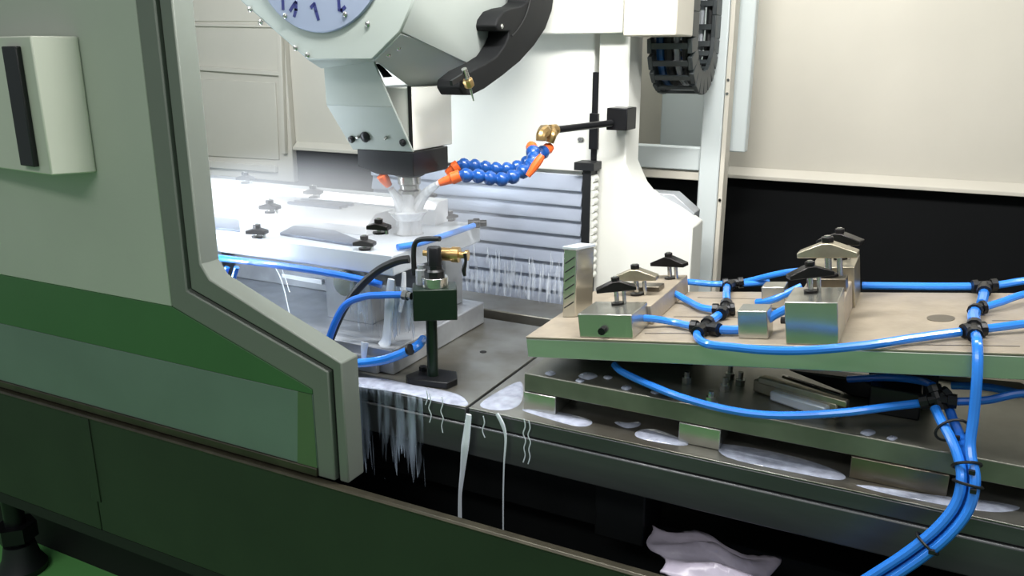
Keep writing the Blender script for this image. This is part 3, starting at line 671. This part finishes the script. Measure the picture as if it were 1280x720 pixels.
# manifold block and rod
mb = thing('coolant_manifold', 'black coolant rod with brass elbow on a square block', 'manifold', PY(776, 160, 1.98))
mbx0, mbx1, mbz0, mbz1 = PY(758, 148, 1.96).x, PY(784, 148, 1.96).x, PY(770, 163, 1.96).z, PY(770, 135, 1.96).z
part('block', G().box(mbx0, mbx1, 1.96, CY-.0205, mbz0, mbz1), 'blacksteel', mb, .002)
rp0, rp1 = PY(764, 154, 1.955), PY(697, 162, 1.80)
part('rod', G().cyl(rp0, rp1, .0085), 'blacksteel', mb)
dr = (rp1-rp0).normalized()
part('union', G().lathe(rp1, dr, [(0, .010), (.006, .014), (.022, .014), (.023, .011), (.032, .011), (.033, .015), (.046, .015)], 10), 'brass', mb, label='brass union')
el0 = rp1+dr*.046
eA, eB = PY(676, 176, 1.72), PY(687, 178, 1.76)
part('elbow', G().tube([el0, PY(682, 164, 1.745), PY(677, 168, 1.725), eA], [.013, .014, .013, .011], 10, 4), 'brass', mb, label='brass elbow')
part('elbow', G().tube([rp1+dr*.02, PY(690, 168, 1.765), eB], [.012, .012, .010], 10, 4), 'brass', mb, label='brass elbow')
# modular coolant hoses: each segment a part
def seglen(path):
    g = G(); 
    return g
def modular(path, nseg, label, tip_len):
    pts = [Vector(p) for p in path]
    # catmull sample
    q = []
    for i in range(len(pts)-1):
        p0, p1, p2, p3 = pts[max(i-1, 0)], pts[i], pts[i+1], pts[min(i+2, len(pts)-1)]
        for k in range(24):
            t = k/24
            q.append(.5*((2*p1)+(p2-p0)*t+(2*p0-5*p1+4*p2-p3)*t*t+(3*p1-p0-3*p2+p3)*t**3))
    q.append(pts[-1])
    L = [0]
    for i in range(1, len(q)): L.append(L[-1]+(q[i]-q[i-1]).length)
    def at(s):
        for i in range(1, len(q)):
            if L[i] >= s: return q[i-1].lerp(q[i], (s-L[i-1])/max(L[i]-L[i-1], 1e-9))
        return q[-1]
    t = thing('coolant_hose', label, 'hose', q[0], 'blue modular coolant hoses')
    sl = L[-1]/nseg
    for k in range(nseg):
        a, b = at(k*sl), at((k+1)*sl); d = b-a; l = d.length
        part('segment', G().lathe(a-d.normalized()*.002, d, [(0, .009), (l*.2, .014), (l*.5, .0165), (l*.75, .0155), (l*.95, .010), (l+.003, .009)], 12), 'loc', t)
    return t, at(L[-1]), (at(L[-1])-at(L[-1]-.01)).normalized(), at(0), (at(0)-at(.01)).normalized()
def tips(t, e, d, s0, d0, px_tip):
    tp = px_tip-e
    part('nozzle_tip', G().lathe(e-d*.002, tp, [(0, .013), (tp.length*.4, .014), (tp.length*.45, .011), (tp.length, .0075)], 12), 'orange', t, label='orange nozzle tip')
    part('hose_socket', G().lathe(s0-d0*.004, d0, [(0, .013), (.014, .0135), (.016, .011), (.022, .011)], 12), 'orange', t, label='orange socket')
A = modular([eB+Vector((-.008, -.004, -.018)), PY(670, 196, 1.725), PY(645, 210, 1.69), PY(617, 211, 1.662), PY(593, 207, 1.635), PY(572, 206, 1.61)], 9, 'blue modular coolant hose nearer the black spindle nose top', .03)
tips(*A, PY(557, 217, 1.595))
B = modular([eA+Vector((-.012, -.02, -.018)), PY(667, 202, 1.66), PY(650, 217, 1.62), PY(627, 225, 1.59), PY(600, 220, 1.558), PY(574, 219, 1.53)], 9, 'blue modular coolant hose hanging lower beside the spindle nose', .03)
tips(*B, PY(548, 229, 1.51))
p_ = PY(672, 193, 1.69)
part('clip', G().lathe(PY(678, 194, 1.625), PY(662, 217, 1.605)-PY(678, 194, 1.625), [(0, .007), (.012, .0095), (.03, .0095), (.055, .006)], 10), 'orange', B[0], label='orange clip')

# ================================================================== SPINDLE HEAD
HF = 1.38
hd = thing('spindle_head', 'large faceted cream spindle head with round grey cover', 'spindle head', PY(510, 225, 1.56))
Fp = [PY(x, y, HF) for x, y in ((300, 0), (385, 75), (465, 75), (500, 40), (517, 0))]
Cc, Dd = Fp[2], Fp[3]
XS = Dd.x
S1_ = PX(580, 70, XS)
nrm = (Dd-Cc).cross(S1_-Cc)
G1, H1 = PPL(546, 110, Cc, nrm), PPL(511, 108, Cc, nrm)
zT = 2.08
cxh = (Fp[1].x+Fp[2].x)/2
front = [Fp[0], Fp[1], Fp[2], Fp[3], Fp[4], Vector((Fp[4].x+.02, HF, zT)), Vector((Fp[0].x-.06, HF, zT))]
bk_ = HF+.07
left2 = [Vector((p.x-.025, bk_, p.z-.018)) for p in (Fp[0], Fp[1])]+[Vector((Fp[0].x-.085, bk_, zT))]
leftr = [Vector((p.x, 1.85, p.z)) for p in left2]
part('front_housing', G().hull(front+left2+leftr+[S1_+Vector((-.03, -.12, .02)), Vector((Cc.x, 1.8, Cc.z)), Vector((XS-.02, 1.8, 1.66)), Vector((XS-.02, 1.8, zT))]), 'head', hd, .003)
XR = XS+.012
side = [Dd+Vector((.002, .001, .001)), S1_, PX(604, 88, XS), PX(640, 50, XS), Vector((XS, 1.86, 1.72)), Vector((XS, 1.86, zT)), Vector((XS+.03, HF+.004, zT)), Fp[4]+Vector((.001, .001, 0))]
part('side_housing', G().hull(side+[Vector((p.x-.12, p.y, p.z)) for p in side]), 'head', hd, .003)
part('lower_facet', G().hull([Cc+Vector((.004, .003, -.001)), Dd+Vector((0, .003, -.003)), S1_, G1, H1, PX(604, 92, XS-.01)]+[p+Vector((-.06, .03, .03)) for p in (Cc, Dd, S1_, G1, H1)]), 'head', hd, .002)
# round cover with marker writing
pc = PY(404, -46, HF); Rr = pc.z-PY(404, 41, HF).z
zc_ = PY(404, 41, HF).z+.172; 
dcx = PY(402, 20, HF).x
dc = part('round_cover', G().lathe((dcx, HF-.0005, zc_), (0, -1, 0), [(0, .172), (.004, .172), (.006, .170)], 64), 'disc', hd)
DYc = HF-.0067
def stroke(*px):
    p3 = [PY(x, y, DYc) for x, y in px]
    g = G(); n = len(p3); wdt = .0036
    for a, b in zip(p3, p3[1:]):
        d = (b-a).normalized(); s = Vector((-d.z, 0, d.x))*wdt
        a2, b2 = a-d*wdt*.6, b+d*wdt*.6
        g.prism([a2-s, b2-s, b2+s, a2+s], (0, -.0005, 0))
    part('marker_stroke', g, 'ink', dc)
stroke((353, -10), (354, 11))
stroke((363, 13), (368, 5), (370, 3), (370, 12), (368, 20))
stroke((389, 9), (393, 5), (395, 14), (398, 24))
stroke((423, -10), (424, 12), (427, 13), (431, 9))
def screw(px, py, Y=None, X=None, nr=(0, -1, 0), r=.0055):
    p = PY(px, py, Y) if Y else PX(px, py, X)
    part('screw', G().lathe(p-Vector(nr)*.001, nr, [(0, r), (.004, r), (.006, r*.6)], 10), 'steel', hd)
for x, y in ((313, 12), (326, 28), (370, 60), (385, 69), (460, 30)): screw(x, y, HF)
for x, y in ((357, 20), (432, 18)): screw(x, y, HF-.0065)
for x, y in ((534, 5), (527, 23), (621, 44), (560, 30)): screw(x, y, X=XS, nr=(1, 0, 0))
for x, y in ((485, 68), (498, 60)):
    p = PPL(x, y, Cc, nrm); nn = nrm.normalized(); nn = nn if nn.x > 0 else -nn
    part('screw', G().lathe(p-nn*.001, nn, [(0, .0055), (.004, .0055), (.006, .003)], 10), 'steel', hd)
# neck cover: upper sheet, bent lower sheet
NY = 1.445
up4 = [PY(x, y, NY) for x, y in ((403, 60), (466, 60), (468, 80), (491, 134), (408, 131))]
part('neck_cover', G().prism(up4, (0, .006, 0)), 'head', hd, .001)
lowt = [PY(408, 131, NY), PY(491, 134, NY), PY(516, 190, 1.487), PY(441, 187, 1.487)]
part('neck_flap', G().hexa(lowt, [p+Vector((0, .006, 0)) for p in lowt]), 'head', hd, .001)
zn1, zn0 = PX(540, 108, PY(515, 150, 1.495).x).z, PY(515, 190, 1.49).z
nx1 = PY(515, 150, 1.495).x
part('neck_box', G().box(nx1-.13, nx1, 1.495, 1.66, zn0+.001, zn1), 'white', hd, .002)
part('neck_seam', G().box(nx1-.008, nx1+.0008, 1.4935, 1.4949, zn0+.001, PY(515, 108, 1.495).z), 'blackgap', hd)
part('neck_shadow', G().prism([PY(469, 80, NY+.03), PY(484, 96, NY+.03), PY(479, 97, NY+.03)], (0, .02, 0)), 'blackgap', hd)  # black sliver standing for the shaded gap beside the neck cover
for x, y, r in ((457, 171, .012), (440, 174, .008), (483, 172, .004), (504, 178, .008), (448, 171, .004)):
    Yy = NY+(y-131)/(188-131)*(1.487-NY)-.002
    p = PY(x, y, Yy); part('flap_screw', G().lathe(p, (0, -1, -.25), [(0, r), (.004, r), (.008, r*.5)], 12), 'blacksteel' if r > .007 else 'steel', hd)
# nose
nz1 = zn0; nz0 = PY(515, 221, 1.485).z
X0n, X1n = PY(447, 200, 1.485).x, nx1+.006
pr = [(X0n, nz1), (X0n, PY(447, 208, 1.485).z), (X0n+.05, nz0), (X1n, nz0), (X1n, nz1)]
part('spindle_nose', G().prism([Vector((x, 1.485, z)) for x, z in pr], (0, PX(560, 184, X1n).y-1.485, 0)), 'blacksteel', hd, .002, label='black spindle nose block')
SXc, SYc = X1n-.062, 1.56
part('nose_ring', G().lathe((SXc, SYc, nz0), (0, 0, -1), [(0, .036), (.008, .036), (.012, .028)], 28), 'blacksteel', hd)
nb = PY(478, 222, 1.49)
part('front_nozzle', G().lathe(PY(477, 219, 1.49), PY(489, 236, 1.51)-PY(477, 219, 1.49), [(0, .012), (.012, .012), (.03, .008)], 12), 'orange', hd, label='orange nozzle')
part('ram', G().box(-1.25, XS-.03, 1.84, 1.9845, 1.78, 2.06), 'head', hd, .003)
# tool
tl = thing('milling_tool', 'chrome tool holder with slim cutter in the spindle', 'tool', (SXc, SYc, LZ+.06))
part('tool_holder', G().lathe((SXc, SYc, nz0-.012), (0, 0, -1), [(0, .026), (.016, .026), (.02, .022), (.028, .022), (.032, .026), (.042, .026), (.046, .021), (.066, .014), (.074, .012)], 28), 'steel', tl)
ct = LZ+.05; cl_ = nz0-.086-ct
part('cutter', G().lathe((SXc, SYc, nz0-.086), (0, 0, -1), [(0, .006), (cl_-.004, .006), (cl_, .003)], 14), 'steel', tl)
# curved black arm on the side of the head
AX = XS+.045
arm = [(694, -12), (690, 14), (682, 36), (668, 57), (650, 77), (628, 95), (606, 111), (590, 119), (579, 119), (574, 110), (575, 100), (588, 89), (608, 79), (622, 70), (632, 56), (636, 46), (637, 39), (630, 39), (622, 38), (620, 32), (622, 24), (630, 14), (640, 10), (652, 8), (660, 2), (662, -12)]
am = part('cable_arm', G().prism([PX(x, y, AX+.02) for x, y in arm], (-.055, 0, 0)), 'armblk', hd, .003, label='curved black arm cover')
part('arm_groove', G().tube([PX(x, y, AX+.021) for x, y in ((664, -5), (658, 18), (648, 36), (640, 45))], .0018, 6, 4), 'blackgap', am)
ca = PX(580, 92, AX+.028)
cpl = thing('coolant_coupling', 'small brass coupling with needle tip under the black arm', 'coupling', PX(585, 118, AX+.03))
part('stem', G().cyl(PX(580, 86, AX+.034), PX(585, 101, AX+.034), .006, 12), 'steel', cpl)
part('coupling_nut', G().lathe(PX(584, 99, AX+.034), PX(589, 113, AX+.034)-PX(584, 99, AX+.034), [(0, .009), (.003, .011), (.016, .011), (.020, .006)], 8), 'brass', cpl)
part('needle', G().cyl(PX(588, 111, AX+.034), PX(592, 126, AX+.034), .003, 8, .0015), 'steel', cpl)
part('side_clip', bar3(PX(564, 104, AX+.031), PX(582, 93, AX+.031), .006, .010), 'blacksteel', cpl)
screw(626, 33, X=AX+.02, nr=(1, 0, 0)); screw(640, 4, X=XS, nr=(1, 0, 0), r=.004)
part('hex_nut', G().lathe(PX(618, 59, XS), (1, 0, 0), [(0, .010), (.008, .010)], 6), 'steel', hd)

# ================================================================== DRAG CHAIN, FRAME AT THE BACK
dcn = thing('cable_chain', 'black plastic cable drag chain with visible cables', 'cable chain', PY(850, 112, 2.12))
cX0, cX1 = PY(812, 70, 2.10).x, PY(868, 70, 2.10).x
yF, yB = 2.10, 2.33
zlow = PY(850, 104, 2.2).z; rad = (yB-yF)/2; zc2 = zlow+rad*1.0
path = [(yF, zc2+.06*k) for k in range(9, 0, -1)]+[(yF+rad-rad*math.cos(math.radians(a)), zc2-rad*1.0*math.sin(math.radians(a))) for a in range(0, 181, 18)]+[(yB, zc2+.06*k) for k in range(1, 9)]
for i in range(len(path)-1):
    (ya, za), (yb, zb1_) = path[i], path[i+1]
    a, b = Vector((0, ya, za)), Vector((0, yb, zb1_)); d = (b-a).normalized(); nrmv = Vector((0, -d.z, d.y)) 
    for xx in (cX0, cX1-.012):
        h = .030
        q = [a-nrmv*h, b-nrmv*h, b+nrmv*h, a+nrmv*h]
        part('link_side', G().prism([Vector((xx, p.y, p.z)) for p in q], (.012, 0, 0)), 'chainp', dcn, .002)
    mid = (a+b)/2
    for sgn in (-1, 1):
        q = [mid-d*.007+nrmv*sgn*.029, mid+d*.007+nrmv*sgn*.029, mid+d*.007+nrmv*sgn*.024, mid-d*.007+nrmv*sgn*.024]
        part('cross_bar', G().prism([Vector((cX0+.012, p.y, p.z)) for p in q], (cX1-cX0-.024, 0, 0)), 'chainp', dcn)
for k, (mm, rr) in enumerate((('cable', .011), ('black', .012), ('wetgrey', .008), ('black', .010))):
    x = cX0+.026+k*(cX1-cX0-.05)/3
    part('cable', G().tube([Vector((x, y, z)) for y, z in path], rr, 8, 2), mm, dcn)
fr = thing('upright_stand', 'pale grey upright stand with crossbar behind the column foot', 'stand', PY(888, 345, 2.34))
fY = 2.36
px0, px1 = PY(871, 250, fY).x, PY(896, 250, fY).x
part('upright', G().box(px0, px1, fY, fY+.05, .53, 2.5), 'white2', fr, .004)
part('cover_strip', G().box(px1+.001, px1+.014, fY+.004, fY+.06, .53, 2.5), 'cream', fr, .002)
cz1, cz0 = PY(836, 183, fY).z, PY(836, 212, fY).z
part('crossbar', G().box(PY(790, 195, fY+.01).x-.1, px0-.001, fY+.01, fY+.05, cz0, cz1), 'white2', fr, .004)
part('crossbar_shadow_lip', G().box(PY(790, 195, fY+.01).x-.1, px0-.001, fY+.02, fY+.05, cz0-.03, cz0-.001), 'cream', fr, .003)  # recessed strip shaped as the shadow line below the crossbar
for y in (100, 117, 250, 251): 
    p = PY(905, y, fY+.004); part('bolt', G().lathe(Vector((px1+.008, fY+.004, p.z)), (0, -1, 0), [(0, .004), (.003, .004)], 8), 'steel', fr)
hp_ = solo('hanging_panel', G().box(PY(912, 100, 2.46).x, PY(938, 100, 2.46).x, 2.46, 2.50, PY(935, 191, 2.46).z, 2.5), 'white2', 'pale panel hanging behind the upright stand', 'panel', bevel=.004)
bh = solo('back_panel', G().box(PY(826, 150, 2.62).x, PY(880, 150, 2.62).x, 2.62, 2.66, PY(850, 182, 2.62).z, 2.27), 'white2', 'pale panel seen through the opening above the crossbar', 'panel', bevel=.003)

# ================================================================== LOWER LEFT FOOT, WASTE UNDER TABLE
p = PZ(30, 712, 0)
lf = thing('levelling_foot', 'black round levelling foot on the green floor', 'foot', (p.x, p.y, 0))
part('foot_pad', G().lathe((p.x, p.y, 0.0), (0, 0, 1), [(0, .07), (.02, .072), (.05, .055), (.10, .045)], 28), 'black', lf)
part('foot_screw', G().cyl((p.x, p.y, .10), (p.x, p.y, .47), .03), 'blacksteel', lf)
part('foot_nut', G().lathe((p.x, p.y, .12), (0, 0, 1), [(0, .06), (.05, .06)], 6), 'blacksteel', lf)
g = G(); nx, ny = 26, 16
for j in range(ny):
    for i in range(nx):
        a_, b_ = i/(nx-1), j/(ny-1)
        pp = PZ(818+150*a_+8*math.sin(b_*9+1)*abs(2*a_-1)+22*(b_-.5)*(1-a_), 664+46*a_+60*b_+5*math.sin(a_*11)*(1-b_), .72)
        h = .02*math.sin(math.pi*a_)*math.sin(math.pi*b_)+.010*math.sin(a_*4+b_*16)*math.sin(math.pi*a_)+.003*random.random()
        g.v.append(Vector((pp.x, pp.y, .7305+max(h, 0))))
for j in range(ny-1):
    for i in range(nx-1): g.f.append([j*nx+i, j*nx+i+1, (j+1)*nx+i+1, (j+1)*nx+i])
wd = solo('crumpled_film', g, 'pinkw', 'crumpled lavender plastic film under the machine table', 'film', smooth=60)
wd.modifiers.new('solid', 'SOLIDIFY').thickness = .004

# ================================================================== COOLANT
def stream(pts, rs, label, m='stream', group='coolant streams', flat=.5, seg=10):
    return solo('coolant_stream', G().tube(pts, rs, seg, 6, flat).above(LZ+.0005 if group == 'coolant jets' else 0), m, label, 'coolant', group, 'stuff')
sy = TF-.016
stream([PY(586, 518, sy), PY(583, 545, sy-.004), PY(581, 560, sy-.006), PY(578, 590, sy-.006), PY(575, 620, sy-.006), PY(575, 660, sy-.006)], [.006, .008, .0085, .0055, .004, .005], 'thick white coolant stream falling from the table seam')
stream([PY(621, 517, sy+.006), PY(628, 530, sy+.004), PY(632, 548, sy+.002), PY(630, 580, sy), PY(629, 620, sy), PY(629, 668, sy)], [.004, .005, .0028, .0017, .0016, .0016], 'thin white coolant trickle right of the table seam')
for i, (x0, y0, y1) in enumerate(((537, 492, 528), (552, 496, 545), (533, 488, 512), (604, 520, 548), (655, 524, 580), (661, 526, 582))):
    xx = x0; yy = y0; pts = []
    k = 0
    while yy <= y1:
        pts.append(PY(xx+(0, 1.5, -1, 2)[k % 4], yy, TF-.0055)); yy += 9; k += 1
    stream(pts, [.0012]*len(pts), 'fine coolant dribble on the table front by the seam', group='coolant dribbles')
# from the plate edge
stream([PY(489, 349, 1.350), PY(487, 375, 1.350), PY(485, 400, 1.350), PY(483, 424, 1.350), PY(480, 433, 1.348)], [.008, .012, .010, .012, .016], 'white coolant stream pouring off the wet plate corner', 'stream')
stream([PY(505, 340, 1.38), PY(504, 365, 1.375), PY(500, 390, 1.37)], [.005, .007, .004], 'narrow coolant stream beside the clamp cylinder', 'jet')
stream([PY(342, 330, 1.345), PY(350, 345, 1.34), PY(356, 365, 1.335), PY(362, 392, 1.325), PY(366, 405, 1.32)], [.0022, .0022, .0018, .0016, .0016], 'thin arcing coolant trickle below the wet plate', 'stream')
stream([PY(352, 335, 1.345), PY(358, 352, 1.34), PY(362, 365, 1.335)], [.0014]*3, 'short coolant trickle beside the arcing one', 'stream')
stream([PY(456, 428, 1.322), PY(455, 440, 1.318), PY(455, 455, 1.316)], [.010, .008, .006], 'coolant stream running over the wet base plate edge', 'stream')
# jets at the tool
tipz = Vector((SXc, SYc, LZ+.055))
stream([PY(489, 236, 1.51), PY(497, 250, 1.525), PY(503, 265, 1.54), PY(508, 285, 1.55), PY(508, 308, 1.55)], [.007, .011, .015, .019, .03], 'white coolant jet from the front nozzle onto the cutter', 'jet', 'coolant jets', 1)
stream([PY(548, 229, 1.51), PY(532, 242, 1.55), PY(522, 258, 1.555), PY(517, 280, 1.56), PY(515, 308, 1.56)], [.006, .011, .015, .019, .03], 'white coolant jet from the side nozzles onto the cutter', 'jet', 'coolant jets', 1)
g = G().lathe((SXc, SYc-.01, nz0-.05), (0, 0, -1), [(0, .020), (.03, .024), (.06, .030), (nz0-.05-LZ-.055, .046)], 28)
solo('coolant_stream', g, 'veil', 'misty white coolant veil around the cutter', 'coolant', 'coolant jets', 'stuff')
# curtains: thin wavy sheets with real relief, hanging off the table front on the left
def sheet(x0, x1, yt, yb, Y, label, m='curtain', wob=.006, nx=60, ny=10, top=0.0):
    g = G(); rnd = random.Random(int(x0*7))
    offs = [rnd.uniform(-1, 1)*wob for _ in range(nx)]; le = [rnd.uniform(.45, 1) for _ in range(nx)]
    tops = [rnd.uniform(0, top) for _ in range(nx)]; offs = [(offs[max(i-1, 0)]+offs[i]*2+offs[min(i+1, nx-1)])/4 for i in range(nx)]
    for j in range(ny):
        for i in range(nx):
            a_ = i/(nx-1); b_ = j/(ny-1)
            ta, tb = PY(x0+(x1-x0)*a_, yt[0]+(yt[1]-yt[0])*a_, Y), PY(x0+(x1-x0)*a_, yb[0]+(yb[1]-yb[0])*a_, Y)
            z = ta.z-(ta.z-tb.z)*(tops[i]+(1-tops[i])*b_*le[i])
            g.v.append(Vector((ta.x, Y+offs[i]*b_, z)))
    for j in range(ny-1):
        for i in range(nx-1): g.f.append([j*nx+i, j*nx+i+1, (j+1)*nx+i+1, (j+1)*nx+i])
    o = solo('coolant_curtain', g, m, label, 'coolant', None, 'stuff', smooth=80)
    o.modifiers.new('solid', 'SOLIDIFY').thickness = .0015
    return o

sheet(428, 528, (474, 498), (590, 612), TF-.011, 'streaky coolant curtain falling over the wet table front')
sheet(438, 516, (352, 360), (412, 436), 1.353, 'thin coolant curtain below the wet plate')
sheet(572, 724, (300, 318), (378, 386), 1.975, 'streaky coolant splash running down the way cover', nx=130, top=.6, m='splash')
# puddles: flat blobs
def puddle(pts, Z, label, h=.0025, m='puddle'):
    base = [PZ(x, y, Z+.0003) for x, y in pts]; n = len(base); c = sum(base, Vector())/n
    # round the outline
    q = []
    for i in range(n):
        p0, p1, p2, p3 = base[i-1], base[i], base[(i+1) % n], base[(i+2) % n]
        for k in range(5):
            t = k/5; q.append(.5*((2*p1)+(p2-p0)*t+(2*p0-5*p1+4*p2-p3)*t*t+(3*p1-p0-3*p2+p3)*t**3))
    g = G(); N = len(q)
    g.add(q+[c+(p-c)*.85+Vector((0, 0, h)) for p in q], [list(range(N))[::-1], [N+i for i in range(N)]]+[[i, (i+1) % N, N+(i+1) % N, N+i] for i in range(N)])
    solo('coolant_puddle', g, m, label, 'puddle', 'coolant puddles', 'stuff', smooth=70)
puddle(((652, 512), (690, 514), (735, 524), (738, 531), (722, 533), (690, 525)), .95, 'pale coolant puddle by the first riser block')
puddle(((768, 528), (785, 530), (800, 528), (798, 533), (782, 535)), .95, 'small coolant puddle between riser blocks')
puddle(((795, 540), (815, 536), (850, 548), (860, 556), (840, 556), (800, 548)), .95, 'coolant puddle beside the middle riser block')
puddle(((905, 555), (990, 570), (1050, 590), (1050, 600), (1000, 592), (910, 572)), .95, 'long coolant film in front of the sub plate')
puddle(((1070, 606), (1150, 618), (1270, 632), (1240, 640), (1130, 622)), .95, 'coolant film on the table beside the hose bundle')
puddle(((425, 474), (470, 472), (520, 482), (570, 492), (585, 506), (560, 505), (500, 491), (440, 482)), .95, 'milky coolant film along the wet table edge')
puddle(((600, 505), (640, 480), (653, 480), (650, 505), (625, 513)), .95, 'coolant film beside the table seam')
for i, (x, y, r) in enumerate(((688, 467, 7), (735, 470, 12), (783, 485, 7), (725, 476, 6), (820, 490, 7), (870, 500, 4), (890, 504, 8), (760, 472, 6), (1085, 541, 10), (1115, 548, 7))):
    puddle(((x-r, y), (x, y-r*.35), (x+r, y), (x, y+r*.4)), SZ1, 'small coolant drop patch on the sub plate')
# spray mist above the wet plate
mm = bpy.data.materials.new('coolant_mist'); mm.use_nodes = True; nt = mm.node_tree; nt.nodes.clear()
out = nt.nodes.new('ShaderNodeOutputMaterial'); vs_ = nt.nodes.new('ShaderNodeVolumeScatter'); vs_.inputs['Color'].default_value = (.95, .97, 1, 1)
tc = nt.nodes.new('ShaderNodeTexCoord'); ln_ = nt.nodes.new('ShaderNodeVectorMath'); ln_.operation = 'LENGTH'
nt.links.new(tc.outputs['Object'], ln_.inputs[0])
mr = nt.nodes.new('ShaderNodeMapRange'); mr.interpolation_type = 'SMOOTHSTEP'
mr.inputs[1].default_value = 1.0; mr.inputs[2].default_value = .1; mr.inputs[3].default_value = 0; mr.inputs[4].default_value = 4.8
nt.links.new(ln_.outputs['Value'], mr.inputs[0]); nt.links.new(mr.outputs[0], vs_.inputs['Density']); nt.links.new(vs_.outputs[0], out.inputs['Volume'])
M['mist'] = mm
g = G(); 
pr = [(-math.cos(math.pi*k/12), max(math.sin(math.pi*k/12), .002)) for k in range(13)]
g.lathe((0, 0, 0), (0, 0, 1), pr, 24)
ms = link('coolant_mist', g, 'mist', Vector()); ms.location = (-1.25, 1.50, LZ+.05); ms.scale = (.56, .24, .15)
tag(ms, 'pale coolant spray mist hanging over the wet workpiece', 'mist', None, 'stuff')
